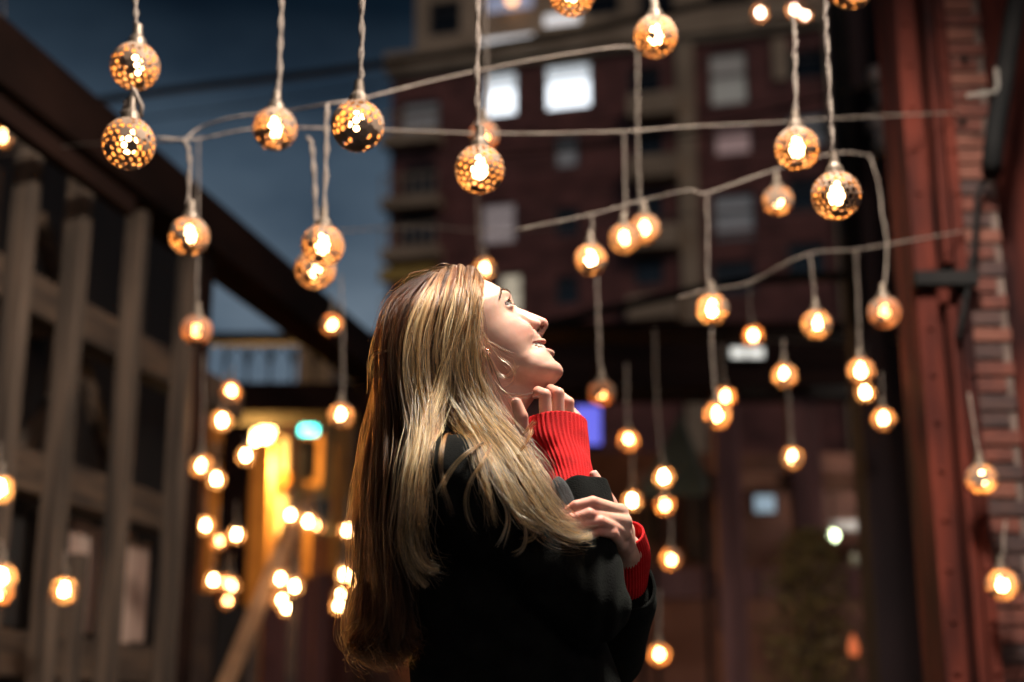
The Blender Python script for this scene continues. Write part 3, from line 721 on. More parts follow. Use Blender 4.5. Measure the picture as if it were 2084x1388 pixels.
def head_mm(C):
    x, y, z = C[:, 0], C[:, 1], C[:, 2]; ya = np.abs(y)
    xf, xb, w, xc, n = (tab(T, z) for T in (T_front, T_back, T_w, T_xc, T_n))
    # cheeks, smile, sockets, temples, brow ridge: they move the front of the face
    push = 6.8 * gauss((ya, 33, 13), (z, -35, 11)) + 3.5 * gauss((ya, 50, 13), (z, -20, 11)) - 4.6 * gauss((ya, 31, 14), (z, 9, 9)) \
        + 2.2 * gauss((ya, 24, 15), (z, 27, 6)) - 2.2 * gauss((ya, 26, 4.5), (z, -57, 10)) - 3.0 * gauss((ya, 36, 12), (z, -76, 14)) \
        - 6.5 * gauss((ya, 32, 9), (z, -64, 10)) + 1.5 * gauss((ya, 16, 9), (z, -110, 9)) - 1.2 * gauss((ya, 0, 3), (z, -56, 4))
    fr = np.clip((x - (xc - 5)) / 40, 0, 1)
    xx = x - push * fr
    ux = np.where(xx > xc, (xx - xc) / np.maximum(xf - xc, 3), (xc - xx) / np.maximum(xc - xb, 3))
    uy = ya / np.maximum(w, 2)
    q = (np.abs(ux) ** n + uy ** n) ** (1 / n)
    rr = np.hypot(xx - xc, y)
    f = np.where(q > 1e-6, rr * (1 - 1 / np.maximum(q, 1e-6)), -40)
    f = np.where(np.abs(f) > 30, np.sign(f) * 30, f)
    f = smax(f, z - 107, 6); f = smax(f, -126 - z, 8)
    # nose
    ridge = cone(C, (-7.5, 0, 4), (16.3, 0, -37.4), 5.4, 8.6)
    wing = ell(np.stack([x, ya, z], 1), (3.6, 12.0, -36.0), (10.5, 5.6, 8.2))
    side = cone(np.stack([x, ya, z], 1), (-9, 6, -2), (2, 9.5, -30), 5.5, 7.5)
    colu = cone(C, (17.5, 0, -43.0), (4.5, 0, -49.5), 4.0, 4.6)
    nose = smin(smin(smin(ridge, side, 5), wing, 3.2), colu, 3.5)
    f = smin(f, nose, 7.5)
    Cn = np.stack([x, ya, z], 1)
    Kx = (Cn - np.array([11.2, 8.2, -42.6]))
    ca, sa = math.cos(R(12)), math.sin(R(12))
    nost = ell(np.stack([Kx[:, 0] * ca + Kx[:, 2] * sa, Kx[:, 1], -Kx[:, 0] * sa + Kx[:, 2] * ca], 1), (0, 0, 0), (6.6, 4.6, 2.9))
    f = smax(f, -nost, 1.4)
    # eye: lid ball, then the almond opening
    E = Cn - EYE
    r = np.linalg.norm(E, axis=1)
    f = smin(f, r - 13.3, 5.0)
    yy = E[:, 1] / 14.5
    half = 5.3 * np.clip(1 - yy ** 2, 0, 1)
    open_ = np.maximum(np.abs(E[:, 2] - 0.6 + 1.6 * yy) - half, -(E[:, 0] + 1.5))
    f = smax(f, -np.maximum(open_, np.abs(E[:, 1]) - 14.5), 1.0)
    crease = np.abs(r - 13.6) + np.abs(E[:, 2] - 9.6 + 0.03 * E[:, 1] ** 2) * 0.8
    f = f + 0.9 * np.exp(-crease ** 2 / 3.0) * (E[:, 0] > 0)
    # lips on the dental arch, lifted at the corners in a smile
    xs = x + 0.021 * y ** 2; zs = z - 0.0156 * y ** 2
    t = np.clip(ya / 27.0, 0, 1)
    up = np.hypot((xs - (2.3 - 1.5 * t)), (zs + 61.6 + 8.0 * t ** 2) * 1.15) - 4.3 * (1 - 0.70 * t ** 2)
    lo = np.hypot((xs - (2.4 - 2.2 * t)), (zs + 83.2 - 11.6 * t ** 2) * 1.08) - 5.0 * (1 - 0.74 * t ** 2)
    end = np.maximum(ya - 27.0, 0)
    lips = np.minimum(np.hypot(np.maximum(up, 0), end) + np.minimum(up, 0), np.hypot(np.maximum(lo, 0), end) + np.minimum(lo, 0))
    f = smin(f, lips, 2.0)
    gap = np.maximum(np.maximum(np.abs(zs + 72.2) - 6.7 * np.clip(1 - t ** 4, 0, 1), -(xs + 12)), ya - 26.5)
    f = smax(f, -gap, .7)
    # folds of the smile, philtrum
    fold = cone(Cn, (-1, 17.5, -36), (-13.5, 30.5, -64), 0.4, 0.4)
    f = f + 2.0 * np.exp(-(fold / 2.6) ** 2)
    f = f + 1.1 * np.exp(-((wing - 1.0) / 1.3) ** 2) * np.clip((9 - x) / 6, 0, 1) * (z > -46)
    # ear
    ear = ell(np.stack([(x + 95) * .94 + (z + 12) * .34, ya - 72 - 0.16 * (-95 - x), -(x + 95) * .34 + (z + 12) * .94], 1), (0, 0, 0), (17, 7, 30))
    conch = ell(np.stack([(x + 92) * .94 + (z + 12) * .34, ya - 79, -(x + 92) * .34 + (z + 10) * .94], 1), (0, 0, 0), (9, 6, 18))
    lobe = ell(Cn, (-84, 71, -44), (8, 4.5, 9))
    f = smin(f, smin(smax(ear, -conch, 2.5), lobe, 5), 3.5)
    return f
def sdf_head(P): return head_mm(to_head(P)) * HK

# ---- skeleton in the photo's pose
S_R, E_R, Wr_R = W(925, 990, -.150), W(1196, 1225, -.135), W(1140, 960, -.055)
S_L, E_L, Wr_L = W(965, 985, .165), W(1235, 1330, .175), W(1279, 1122, -.045)
FING = {
 'right': [([W(1112, 872, -.046), W(1109, 804, -.052), W(1095, 797, -.036), W(1092, 803, -.020)], [.0095, .0088, .0075, .0066]),
           ([W(1136, 872, -.030), W(1136, 801, -.036), W(1121, 793, -.020), W(1113, 801, -.006)], [.0097, .0088, .0076, .0066]),
           ([W(1156, 877, -.012), W(1157, 819, -.018), W(1144, 808, -.003), W(1136, 815, .010)], [.0090, .0082, .0072, .0062]),
           ([W(1173, 886, .006), W(1173, 848, .002), W(1164, 837, .014), W(1156, 842, .026)], [.0080, .0072, .0063, .0056]),
           ([W(1068, 925, -.040), W(1061, 878, -.060), W(1060, 848, -.068), W(1051, 820, -.072)], [.0135, .0112, .0102, .0078])],
 'left': [([W(1262, 1042, -.122), W(1206, 1023, -.178), W(1172, 1030, -.182), W(1149, 1045, -.176)], [.0098, .0086, .0074, .0062]),
          ([W(1269, 1062, -.124), W(1199, 1047, -.184), W(1164, 1056, -.186), W(1143, 1067, -.178)], [.0100, .0088, .0075, .0063]),
          ([W(1269, 1084, -.120), W(1221, 1062, -.180), W(1186, 1068, -.185), W(1163, 1077, -.178)], [.0093, .0082, .0071, .0060]),
          ([W(1263, 1106, -.110), W(1246, 1085, -.156), W(1217, 1081, -.176), W(1203, 1090, -.174)], [.0085, .0074, .0064, .0055]),
          ([W(1268, 1080, -.075), W(1240, 1024, -.096), W(1221, 990, -.100), W(1209, 967, -.098)], [.0135, .0105, .0092, .0066])]}
PALM = {'right': Wr_R, 'left': Wr_L}
def sdf_hand(P, s):
    f = None
    wr = PALM[s]
    for i, (pts, rad) in enumerate(FING[s]):
        g = chain(P, pts, [q * 1.05 for q in rad], .0012)
        if i < 4:
            g = smin(g, cone(P, wr + (pts[0] - wr) * .12, pts[0], .0125, rad[0] * 1.12), .006)
        else:
            g = smin(g, cone(P, wr, pts[0], .015, rad[0] * 1.05), .010)
        # one small blend radius keeps neighbouring fingers apart
        f = g if f is None else smin(f, g, .0028)
    return f
Hc = from_head([-95, 0, -70])[0]
def within(P, c, r, fn):
    """fn(P) near the ball c, r; elsewhere the distance to that ball, which is cheaper."""
    f = np.linalg.norm(P - c, axis=1) - r + .02
    sel = f < .03
    if sel.any(): f[sel] = fn(P[sel])
    return f
HAND_C = {s_: (PALM[s_] + FING[s_][1][0][1]) / 2 for s_ in FING}
HEAD_C = from_head([-88, 0, -8])[0]
def sdf_body(P):
    neck = smin(cone(P, from_head([-88, 0, -40])[0], W(968, 965), .052, .062), cone(P, from_head([-38, 0, -104])[0], W(985, 850), .016, .046), .02)
    f = smin(within(P, HEAD_C, .185, sdf_head), neck, .014)
    torso = smin(cone(P, W(968, 985), W(1010, 1180), .085, .10), cone(P, W(1010, 1180), W(1050, 1480), .10, .11), .05)
    sh = smin(cone(P, W(955, 985), S_R, .06, .05), cone(P, W(955, 985), S_L, .06, .05), .03)
    torso = smin(torso, sh, .04)
    for A, B, C_, s in ((S_R, E_R, Wr_R, 'right'), (S_L, E_L, Wr_L, 'left')):
        torso = smin(cone(P, A, B, .046, .036), torso, .012)
    f = smin(f, torso, .03)
    for A, B, C_, s in ((S_R, E_R, Wr_R, 'right'), (S_L, E_L, Wr_L, 'left')):
        hand = within(P, HAND_C[s], .13, lambda q: sdf_hand(q, s))
        f = smin(f, smin(cone(P, B, C_, .036, .0215), hand, .010), .0022)
    return f

skin, nt, p = node_mat('skin')
p.inputs['Roughness'].default_value = 0.5
p.inputs['Specular IOR Level'].default_value = 0.3
p.inputs['Subsurface Weight'].default_value = 0.35
p.inputs['Subsurface Radius'].default_value = (1.0, 0.32, 0.16)
p.inputs['Subsurface Scale'].default_value = 0.006
def attr(nt, n):
    a = nt.nodes.new('ShaderNodeAttribute'); a.attribute_name = n; return a.outputs['Fac']
n1 = nt.nodes.new('ShaderNodeTexNoise'); n1.inputs['Scale'].default_value = 38; n1.inputs['Detail'].default_value = 4
tcs = nt.nodes.new('ShaderNodeTexCoord'); nt.links.new(tcs.outputs['Object'], n1.inputs['Vector'])
r1 = nt.nodes.new('ShaderNodeValToRGB')
r1.color_ramp.elements[0].position, r1.color_ramp.elements[0].color = .25, (0.55, 0.295, 0.215, 1)
r1.color_ramp.elements[1].position, r1.color_ramp.elements[1].color = .75, (0.71, 0.455, 0.355, 1)
nt.links.new(n1.outputs['Fac'], r1.inputs['Fac'])
last = r1.outputs['Color']
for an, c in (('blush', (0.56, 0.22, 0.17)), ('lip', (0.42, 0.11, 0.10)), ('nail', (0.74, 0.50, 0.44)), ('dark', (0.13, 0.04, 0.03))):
    mx = nt.nodes.new('ShaderNodeMixRGB'); nt.links.new(attr(nt, an), mx.inputs[0]); nt.links.new(last, mx.inputs[1]); mx.inputs[2].default_value = (*c, 1); last = mx.outputs['Color']
nt.links.new(last, p.inputs['Base Color'])
n2 = nt.nodes.new('ShaderNodeTexNoise'); n2.inputs['Scale'].default_value = 900; n2.inputs['Detail'].default_value = 3
bp = nt.nodes.new('ShaderNodeBump'); bp.inputs['Strength'].default_value = 0.05; bp.inputs['Distance'].default_value = 0.001
nt.links.new(tcs.outputs['Object'], n2.inputs['Vector']); nt.links.new(n2.outputs['Fac'], bp.inputs['Height']); nt.links.new(bp.outputs['Normal'], p.inputs['Normal'])

lo = np.array([HO[0] - .24, Y0 - .27, .93]); hi = np.array([HO[0] + .22, Y0 + .25, HO[2] + .12])
V, Q = polygonize(sdf_body, lo, hi, .0024, slack=2.6)
feet = np.array([.0, Y0, 0.0])
person = np_mesh('person', V - feet, Q, skin)
person.location = feet; WL[person.name] = feet
tag(person, 'young woman in black coat gazing up at the hanging lights, hands clasped at her chin', 'person')
C = to_head(V); ya = np.abs(C[:, 1]); near_head = (np.abs(C[:, 0] + 50) < 80) & (C[:, 2] > -130)
t = np.clip(ya / 27.0, 0, 1); xs = C[:, 0] + .021 * ya ** 2; zs = C[:, 2] - .0156 * ya ** 2
lipm = ((np.hypot(xs - 2.3 + 1.5 * t, zs + 62.6 + 7.4 * t ** 2) < 4.3 * (1 - .55 * t ** 2)) | (np.hypot(xs - 2.4 + 2.2 * t, zs + 82.2 - 11.0 * t ** 2) < 5.2 * (1 - .66 * t ** 2))) & (ya < 27.5)
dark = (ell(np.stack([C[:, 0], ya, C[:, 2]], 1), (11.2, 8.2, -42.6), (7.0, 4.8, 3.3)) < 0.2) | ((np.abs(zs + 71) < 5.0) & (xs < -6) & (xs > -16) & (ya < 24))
blush = .55 * gauss((ya, 42, 14), (C[:, 2], -34, 15), (C[:, 0], -15, 25)) + .35 * gauss((C[:, 0], 22, 9), (C[:, 2], -40, 9), (ya, 0, 14)) + .25 * gauss((C[:, 2], -112, 12), (C[:, 0], 0, 14))
nail = np.zeros(len(V))
for s in FING:
    for i, (pts, rad) in enumerate(FING[s]):
        for j in (1, 2):
            blush += .72 * np.exp(-(np.linalg.norm(V - pts[j], axis=1) / .013) ** 2)
        blush += .75 * np.exp(-(np.linalg.norm(V - pts[3], axis=1) / .012) ** 2)
point_attr(person, 'lip', .8 * (lipm & near_head)); point_attr(person, 'dark', 1.0 * (dark & near_head))
point_attr(person, 'blush', np.clip(blush, 0, .8)); point_attr(person, 'nail', nail)

# fingernails
nailm, nt, p = node_mat('nail_varnish'); p.inputs['Base Color'].default_value = (.72, .47, .42, 1); p.inputs['Roughness'].default_value = .18
def nail_at(c, d, nrm, rad, ln):
    d = d / np.linalg.norm(d); nrm = nrm - d * (nrm @ d); nrm /= np.linalg.norm(nrm); sd = np.cross(d, nrm)
    b = MB(); vs, fs = [], []
    for i in range(7):
        u = -1 + 2 * i / 6
        wd = math.sqrt(max(0.02, 1 - abs(u) ** 3.5))
        for j in range(7):
            a = (-1 + 2 * j / 6) * 1.0 * wd
            vs.append(c + d * u * ln + rad * 1.06 * (math.sin(a) * sd + math.cos(a) * nrm) - rad * 0.06 * nrm * (u * u))
    fs = [(i * 7 + j, i * 7 + j + 1, i * 7 + j + 8, i * 7 + j + 7) for i in range(6) for j in range(6)]
    b.add(vs, fs); b.build('fingernail', nailm, person, True)
for s, ids in (('right', (0, 1, 4)), ('left', (0, 1, 2, 3, 4))):
    for i in ids:
        pts, rad = FING[s][i]
        d = pts[3] - pts[2]; nrm = np.array([0, -1.0, .35]) if s == 'left' else np.array([-.2, -1.0, .4])
        if s == 'left' and i == 4: nrm = np.array([.5, -.6, .5])
        if s == 'right' and i < 2: nrm = np.array([-.3, -.2, 1.0])
        nail_at(pts[3] - d / np.linalg.norm(d) * rad[3] * .1, d, nrm, rad[3] * .98, rad[3] * .82)

# eyes
eyem, nt, p = node_mat('eye'); p.inputs['Roughness'].default_value = .08
tc = nt.nodes.new('ShaderNodeTexCoord'); sx = nt.nodes.new('ShaderNodeSeparateXYZ'); nt.links.new(tc.outputs['Object'], sx.inputs['Vector'])
rp = nt.nodes.new('ShaderNodeValToRGB'); rp.color_ramp.interpolation = 'LINEAR'
for i, (po, c) in enumerate([(0.0, (.42, .36, .34)), (.80, (.46, .41, .39)), (.83, (.05, .04, .04)), (.86, (.10, .075, .05)), (.962, (.14, .10, .06)), (.972, (.004, .004, .004))]):
    el = rp.color_ramp.elements[i] if i < 2 else rp.color_ramp.elements.new(po)
    el.position = po; el.color = (*c, 1)
dv = nt.nodes.new('ShaderNodeMath'); dv.operation = 'DIVIDE'; dv.inputs[1].default_value = 12.2 * HK
nt.links.new(sx.outputs['X'], dv.inputs[0]); nt.links.new(dv.outputs[0], rp.inputs['Fac']); nt.links.new(rp.outputs['Color'], p.inputs['Base Color'])
for sgn in (-1, 1):
    bm = bmesh.new(); bmesh.ops.create_uvsphere(bm, u_segments=32, v_segments=24, radius=12.2 * HK)
    bmesh.ops.rotate(bm, verts=bm.verts[:], matrix=Matrix.Rotation(R(90), 3, 'Y'))
    for f in bm.faces: f.smooth = True
    for v in bm.verts:
        if v.co.x > 10.6 * HK: v.co.x += (v.co.x - 10.6 * HK) * .55
    me = bpy.data.meshes.new('eye'); bm.to_mesh(me); bm.free(); me.materials.append(eyem)
    ob = bpy.data.objects.new('eye', me); COL.objects.link(ob); ob.parent = person
    ob.location = from_head(EYE * [1, sgn, 1])[0] - feet
    g = .84 * HX + .38 * HZ + (-.38 * HY); ob.rotation_euler = Vector(g).to_track_quat('X', 'Z').to_euler()

# lashes and brows: little hairs on the lid edge and on the brow ridge
hairdark = mat('brow_hair', (.10, .055, .03), (.15, .09, .05), 60, .5)
def surf(C0, f=head_mm, axis=(1, 0, 0), far=40):
    """March from far along -axis to the head's surface."""
    c = np.array(C0, float) + np.array(axis) * far
    for _ in range(80):
        d = f(c[None])[0]
        if d < .05: break
        c = c - np.array(axis) * max(.1, min(d * .6, 3))
    return c
for sgn in (-1, 1):
    b = MB()
    for k in range(110):
        u = rng.random(); v = rng.uniform(-1, 1)
        yb = 11 + 44 * u; zb = 23.5 + 8.0 * math.sin(min(u / .62, 1) * math.pi / 2) - 15.5 * max(0, u - .55) ** 1.15 * 2.0
        wd = (2.3 - 1.5 * u) * v
        c = surf([-10, sgn * yb, zb + wd], axis=(.8, .6 * sgn * u, 0))
        dirn = np.array([-.35 * u, sgn * (.55 + .5 * u), .8 - 1.0 * u - .5 * v])
        dirn /= np.linalg.norm(dirn)
        nv = np.array([.8, .6 * sgn * u, .1])
        b.tube([from_head(c + nv * .1)[0], from_head(c + dirn * 3 + nv * .8)[0], from_head(c + dirn * 6.4 + nv * .4)[0]], [.00026, .00022, .00008], 4)
    b.build('eyebrow', hairdark, person, True)
    b = MB()
    for k in range(26):
        u = k / 25; yy = -12.0 + 25.5 * u
        h = 5.3 * max(0, 1 - (yy / 14.5) ** 2) + .6 - 1.6 * yy / 14.5
        c = EYE * [1, sgn, 1] + np.array([math.sqrt(max(4, 13.4 ** 2 - yy ** 2 - h ** 2)), sgn * yy, h])
        d = np.array([.8, sgn * (.15 + .5 * (u - .3)), .25]); d /= np.linalg.norm(d)
        L = 4.2 + 1.6 * u
        b.tube([from_head(c - d)[0], from_head(c + d * L * .5)[0], from_head(c + d * L + [0, 0, 2.6])[0]], [.00032, .00022, .00006], 4)
        h = -5.3 * max(0, 1 - (yy / 14.5) ** 2) + .6 - 1.6 * yy / 14.5
        c = EYE * [1, sgn, 1] + np.array([math.sqrt(max(4, 13.4 ** 2 - yy ** 2 - h ** 2)), sgn * yy, h])
        b.tube([from_head(c)[0], from_head(c + [2.6, sgn * .8, -1.2])[0]], [.0002, .00006], 4)
    b.build('eyelashes', hairdark, person, True)

# teeth on the same arch
enamel, nt, p = node_mat('enamel'); p.inputs['Base Color'].default_value = (.82, .74, .62, 1); p.inputs['Roughness'].default_value = .15
b = MB()
y = 0.0
for k, wd in enumerate((8.2, 6.8, 7.2, 6.4, 6.2)):
    for sgn in (-1, 1):
        yc = (y + wd / 2) * sgn; n1_, n2_ = 10, 8
        vs, fs = [], []
        for i in range(n2_ + 1):
            a = -math.pi / 2 + math.pi * i / n2_
            for j in range(n1_):
                q = 2 * math.pi * j / n1_
                pw = lambda v: math.copysign(abs(v) ** .5, v)
                X, Yv, Z = 2.2 * pw(math.cos(a)) * pw(math.cos(q)), wd * .47 * pw(math.cos(a)) * pw(math.sin(q)), (5.8 - .25 * k) * pw(math.sin(a))
                yw = yc + Yv
                vs.append(from_head([-2.2 + X - .021 * yw ** 2, yw, -68.6 + Z + .0156 * yw ** 2])[0])
        fs = [(i * n1_ + j, i * n1_ + (j + 1) % n1_, (i + 1) * n1_ + (j + 1) % n1_, (i + 1) * n1_ + j) for i in range(n2_) for j in range(n1_)]
        b.add(vs, fs)
    y += wd
b.build('teeth', enamel, person, True)
# small round earring on the near lobe
gold = mat('gold', (.75, .52, .25), rough=.22, metal=1.0)
b = MB(); ec = from_head([-82, -78.5, -47])[0]
b.tube([ec + np.array([.0055 * math.cos(a), -.001, .0055 * math.sin(a)]) for a in np.linspace(0, 2 * math.pi, 17)], .0012, 6, caps=False)
b.build('earring', gold, person, True)
# ---------------------------------------------------------------- clothes
def torso_ell(P, rows):
    """Stack of ellipses [(z, cx, rx, ry)] about the body's mid plane."""
    a = np.array(sorted(rows)); z = P[:, 2]
    cx, rx, ry = (np.interp(z, a[:, 0], a[:, i]) for i in (1, 2, 3))
    q = np.hypot((P[:, 0] - cx) / rx, (P[:, 1] - Y0) / ry)
    r = np.hypot(P[:, 0] - cx, P[:, 1] - Y0)
    f = np.where(q > 1e-6, r * (1 - 1 / np.maximum(q, 1e-6)), -.1)
    return np.maximum(np.maximum(f, z - a[-1, 0]), a[0, 0] - z)
def zx(px, py): w = W(px, py); return w[2], w[0]
rows = []
for px, py, rx, ry in ((965, 915, .060, .070), (962, 945, .085, .125), (965, 985, .105, .175), (985, 1080, .125, .175), (1005, 1180, .128, .165), (1030, 1300, .142, .165), (1050, 1388, .150, .175), (1055, 1500, .160, .19)):
    z, x = zx(px, py); rows.append((z, x, rx, ry))
rows += [(.70, W(1055, 1500)[0], .185, .215), (.42, W(1055, 1500)[0], .20, .225)]
CUFF_R = [W(1192, 1130, -.125), W(1172, 1010, -.098), W(1163, 975, -.090)]
def folds(P):
    a, b_ = W(1150, 1120, -.15), W(1240, 1250, -.15)
    x, z = P[:, 0], P[:, 2]
    d = np.linalg.norm(P - W(1215, 1165, -.16), axis=1)
    w1 = np.exp(-(d / .09) ** 2)
    g = .0034 * np.sin((x * .55 - z * .9) * 120 + 7 * np.sin(x * 27 + z * 14)) * w1
    w2 = np.exp(-(np.linalg.norm(P - W(1010, 1150, -.2), axis=1) / .14) ** 2)
    g = g + .004 * np.sin((x * .8 + z * .6) * 95 + 2 * np.sin(z * 30)) * w2
    w3 = np.clip((1.12 - z) / .1, 0, 1)
    return g + .0015 * np.sin(np.arctan2(P[:, 1] - Y0, P[:, 0] - .02) * 9 + 3 * np.sin(z * 9)) * w3
def sdf_coat(P):
    f = torso_ell(P, rows)
    sh = smin(cone(P, W(955, 960, -.06), S_R, .062, .066), cone(P, W(960, 960, .06), S_L, .062, .066), .03)
    f = smin(f, sh, .05)
    ra = smin(cone(P, S_R, E_R, .070, .053), cone(P, E_R, W(1187, 1105, -.122), .053, .048), .022)
    la = smin(cone(P, S_L, E_L, .068, .054), cone(P, E_L, W(1268, 1225, .045), .054, .050), .022)
    f = smin(smin(f, ra, .016), la, .022)
    col = smin(cone(P, W(955, 880, .0), W(960, 930, 0), .072, .085), cone(P, W(1050, 905, .05), W(960, 925, .02), .045, .07), .03)
    f = smin(f, col, .02)
    hole = cone(P, from_head([-60, 0, -100])[0], W(985, 885), .06, .062)
    f = smax(f, -hole, .008)
    return f + folds(P)
def wool(name, c1, c2):
    m = mat(name, c1, c2, 30, .95, bump=.35, bscale=420, spec=.07)
    pr = m.node_tree.nodes['Principled BSDF']
    pr.inputs['Sheen Weight'].default_value = .03; pr.inputs['Sheen Roughness'].default_value = .5
    pr.inputs['Sheen Tint'].default_value = (.6, .68, .6, 1)
    return m
coatm = wool('black_wool', (.0018, .0019, .0020), (.0042, .0046, .0044))
facing = wool('lit_grey_wool', (.045, .047, .050), (.075, .077, .08))  # black wool with lamplight painted in as grey
V, Q = polygonize(sdf_coat, [S_R[0] - .25, Y0 - .30, .40], [.42, Y0 + .30, W(960, 860)[2]], .0038, slack=2.2)
coat = np_mesh('coat', V, Q, [coatm], person)
part_of(coat, person)

def sleeve(name, ctr, rx, ry, mats, nseg=120, ribs=0, amp=.0, thick=.004, wav=None, parent=None, sub=6, mi_in=None, open_end=True):
    """Tube of cloth swept through ctr with an open, turned-in first end. rx, ry half widths; ribs run lengthwise."""
    ctr = np.array(ctr, float)
    tt = np.linspace(0, len(ctr) - 1, (len(ctr) - 1) * sub + 1)
    sp = lambda A: np.stack([np.interp(tt, np.arange(len(A)), np.array(A, float)[:, i]) for i in range(3)], 1) if np.ndim(A) == 2 else np.interp(tt, np.arange(len(A)), A)
    Cc = sp(ctr)
    for _ in range(60): Cc[1:-1] = (Cc[:-2] + 2 * Cc[1:-1] + Cc[2:]) / 4
    X, Y_ = sp(rx), sp(ry)
    for _ in range(20):
        X[1:-1] = (X[:-2] + 2 * X[1:-1] + X[2:]) / 4; Y_[1:-1] = (Y_[:-2] + 2 * Y_[1:-1] + Y_[2:]) / 4
    T = np.gradient(Cc, axis=0); T /= np.linalg.norm(T, axis=1, keepdims=True)
    a = np.linspace(0, 2 * np.pi, nseg, endpoint=False)
    layers = []
    for i in range(len(Cc)):
        u = np.array([1.0, 0, 0]); u = u - T[i] * (u @ T[i]); u /= np.linalg.norm(u); w = np.cross(T[i], u)
        if w[1] > 0: w = -w
        rr = 1 + (amp * np.sin(ribs * a) / X[i] if ribs else 0)
        off = wav(i / (len(Cc) - 1), a) if wav else 0
        layers.append((i, u, w, rr, off))
    vs = []
    order = [(i, -thick) for i in range(min(5, len(Cc) - 1), -1, -1)] + [(i, 0) for i in range(len(Cc))] if open_end else [(i, 0) for i in range(len(Cc))]
    for i, dt in order:
        _, u, w, rr, off = layers[i]
        ex = X[i] * rr + off + dt; ey = Y_[i] * rr + off + dt
        vs.append(Cc[i] + (ex * np.cos(a))[:, None] * u + (ey * np.sin(a))[:, None] * w)
    n = len(vs); V = np.concatenate(vs)
    k = np.arange(nseg); k2 = (k + 1) % nseg
    Q = np.concatenate([np.stack([i * nseg + k, i * nseg + k2, (i + 1) * nseg + k2, (i + 1) * nseg + k], 1) for i in range(n - 1)])
    return np_mesh(name, V, Q, mats, parent)

knit = mat('red_knit', (.40, .002, .005), (.56, .004, .008), 45, .85, bump=.5, bscale=700, spec=.2)
knit.node_tree.nodes['Principled BSDF'].inputs['Sheen Weight'].default_value = .12
knit.node_tree.nodes['Principled BSDF'].inputs['Sheen Tint'].default_value = (1, .25, .2, 1)
def wav_r(t, a):
    return .0022 * np.sin(a * 3 + 5 * t) * np.sin(t * np.pi) + .004 * np.exp(-((t - .55 - .10 * np.sin(a + 2.2)) / .10) ** 2) * np.sin(2 * a + .4) - .003 * np.exp(-((t - .75 - .12 * np.sin(a + 2.0)) / .07) ** 2)
sleeve('sweater_sleeve', [W(1128, 864, -.020), W(1131, 905, -.028), W(1142, 950, -.045), W(1160, 1000, -.08), W(1178, 1080, -.115)],
       [.0485, .0470, .0415, .036, .036], [.046, .046, .043, .038, .036], knit, 180, 42, .0011, .0035, wav_r, person, 14)
def wav_l(t, a):
    return .0025 * np.sin(a * 2 + 7 * t) * np.sin(t * np.pi)
sleeve('sweater_sleeve', [W(1272, 1086, -.048), W(1282, 1132, -.024), W(1279, 1200, .03), W(1262, 1270, .10)],
       [.0280, .0300, .030, .031], [.034, .034, .034, .034], knit, 150, 40, .0007, .003, wav_l, person, 14)

# loose ends of the coat's sleeves: a thick turned edge
def edge_r(t, a): return .006 * np.sin(2 * a + .8) * (1 - t) + .004 * np.sin(5 * a) * (1 - t)
sleeve('coat_cuff', [W(1167, 1000, -.094), W(1174, 1030, -.102), W(1187, 1095, -.119)], [.041, .049, .0515], [.046, .050, .0515], coatm, 90, 0, 0, .005, edge_r, person, 8)
cl = W(1268, 1182, .005); ax = W(1225, 1300, .17) - cl; ax /= np.linalg.norm(ax)
sleeve('coat_cuff', [cl - ax * .004 + np.array([0, 0, .0]), cl + ax * .03, cl + ax * .07, cl + ax * .13], [.0475, .051, .053, .053], [.0555, .055, .054, .053], coatm, 90, 0, 0, .005, lambda t, a: .003 * np.sin(3 * a) * (1 - t), person, 8)
# lapel-like flap folded back from the near cuff, lamplight painted in as grey
b = MB(); vs, fs = [], []
A_, B_, C_, D_ = W(1140, 968, -.150), W(1176, 1040, -.160), W(1122, 1038, -.158), W(1118, 985, -.150)
fl = [[W(1136, 966, -.148), W(1150, 975, -.151), W(1165, 1000, -.155), W(1178, 1040, -.160)],
      [W(1128, 972, -.150), W(1140, 985, -.154), W(1152, 1010, -.157), W(1160, 1042, -.162)],
      [W(1120, 980, -.150), W(1128, 1000, -.154), W(1134, 1020, -.157), W(1140, 1046, -.162)]]
for lay in (0, .004):
    for r_ in fl:
        for q in r_: vs.append(np.array(q) + [0, lay, 0])
for L in (0, 12):
    for i in range(2):
        for j in range(3): fs.append(tuple(L + k for k in ((i * 4 + j, i * 4 + j + 1, i * 4 + j + 5, i * 4 + j + 4) if L == 0 else (i * 4 + j, i * 4 + j + 4, i * 4 + j + 5, i * 4 + j + 1))))
bd = [0, 1, 2, 3, 7, 11, 10, 9, 8, 4]
for i in range(10): fs.append((bd[i], bd[i] + 12, bd[(i + 1) % 10] + 12, bd[(i + 1) % 10]))
b.add(vs, fs); o = b.build('cuff_flap', facing, person, True)
mdf = o.modifiers.new('s', 'SUBSURF'); mdf.levels = mdf.render_levels = 2

# legs and boots under the long coat
trouser = mat('dark_denim', (.012, .014, .02), (.022, .024, .03), 40, .9)
leather = mat('black_leather', (.01, .009, .009), rough=.4)
cx0 = W(1055, 1500)[0]
for s in (-1, 1):
    b = MB(); b.tube([[cx0, Y0 + s * .09, .62], [cx0 + .01, Y0 + s * .09, .35], [cx0 - .01, Y0 + s * .09, .10]], [.085, .065, .058], 18)
    b.build('trouser_leg', trouser, person, True)
    b = MB(); b.tube([[cx0 - .02, Y0 + s * .09, .16], [cx0 - .02, Y0 + s * .09, .07], [cx0 + .02, Y0 + s * .09, .045], [cx0 + .10, Y0 + s * .09, .038], [cx0 + .16, Y0 + s * .09, .030]], [.055, .056, .045, .040, .022], 16)
    b.box([cx0 + .05, Y0 + s * .09, .012], [.25, .085, .022], bev=.008)
    b.build('boot', leather, person, True)
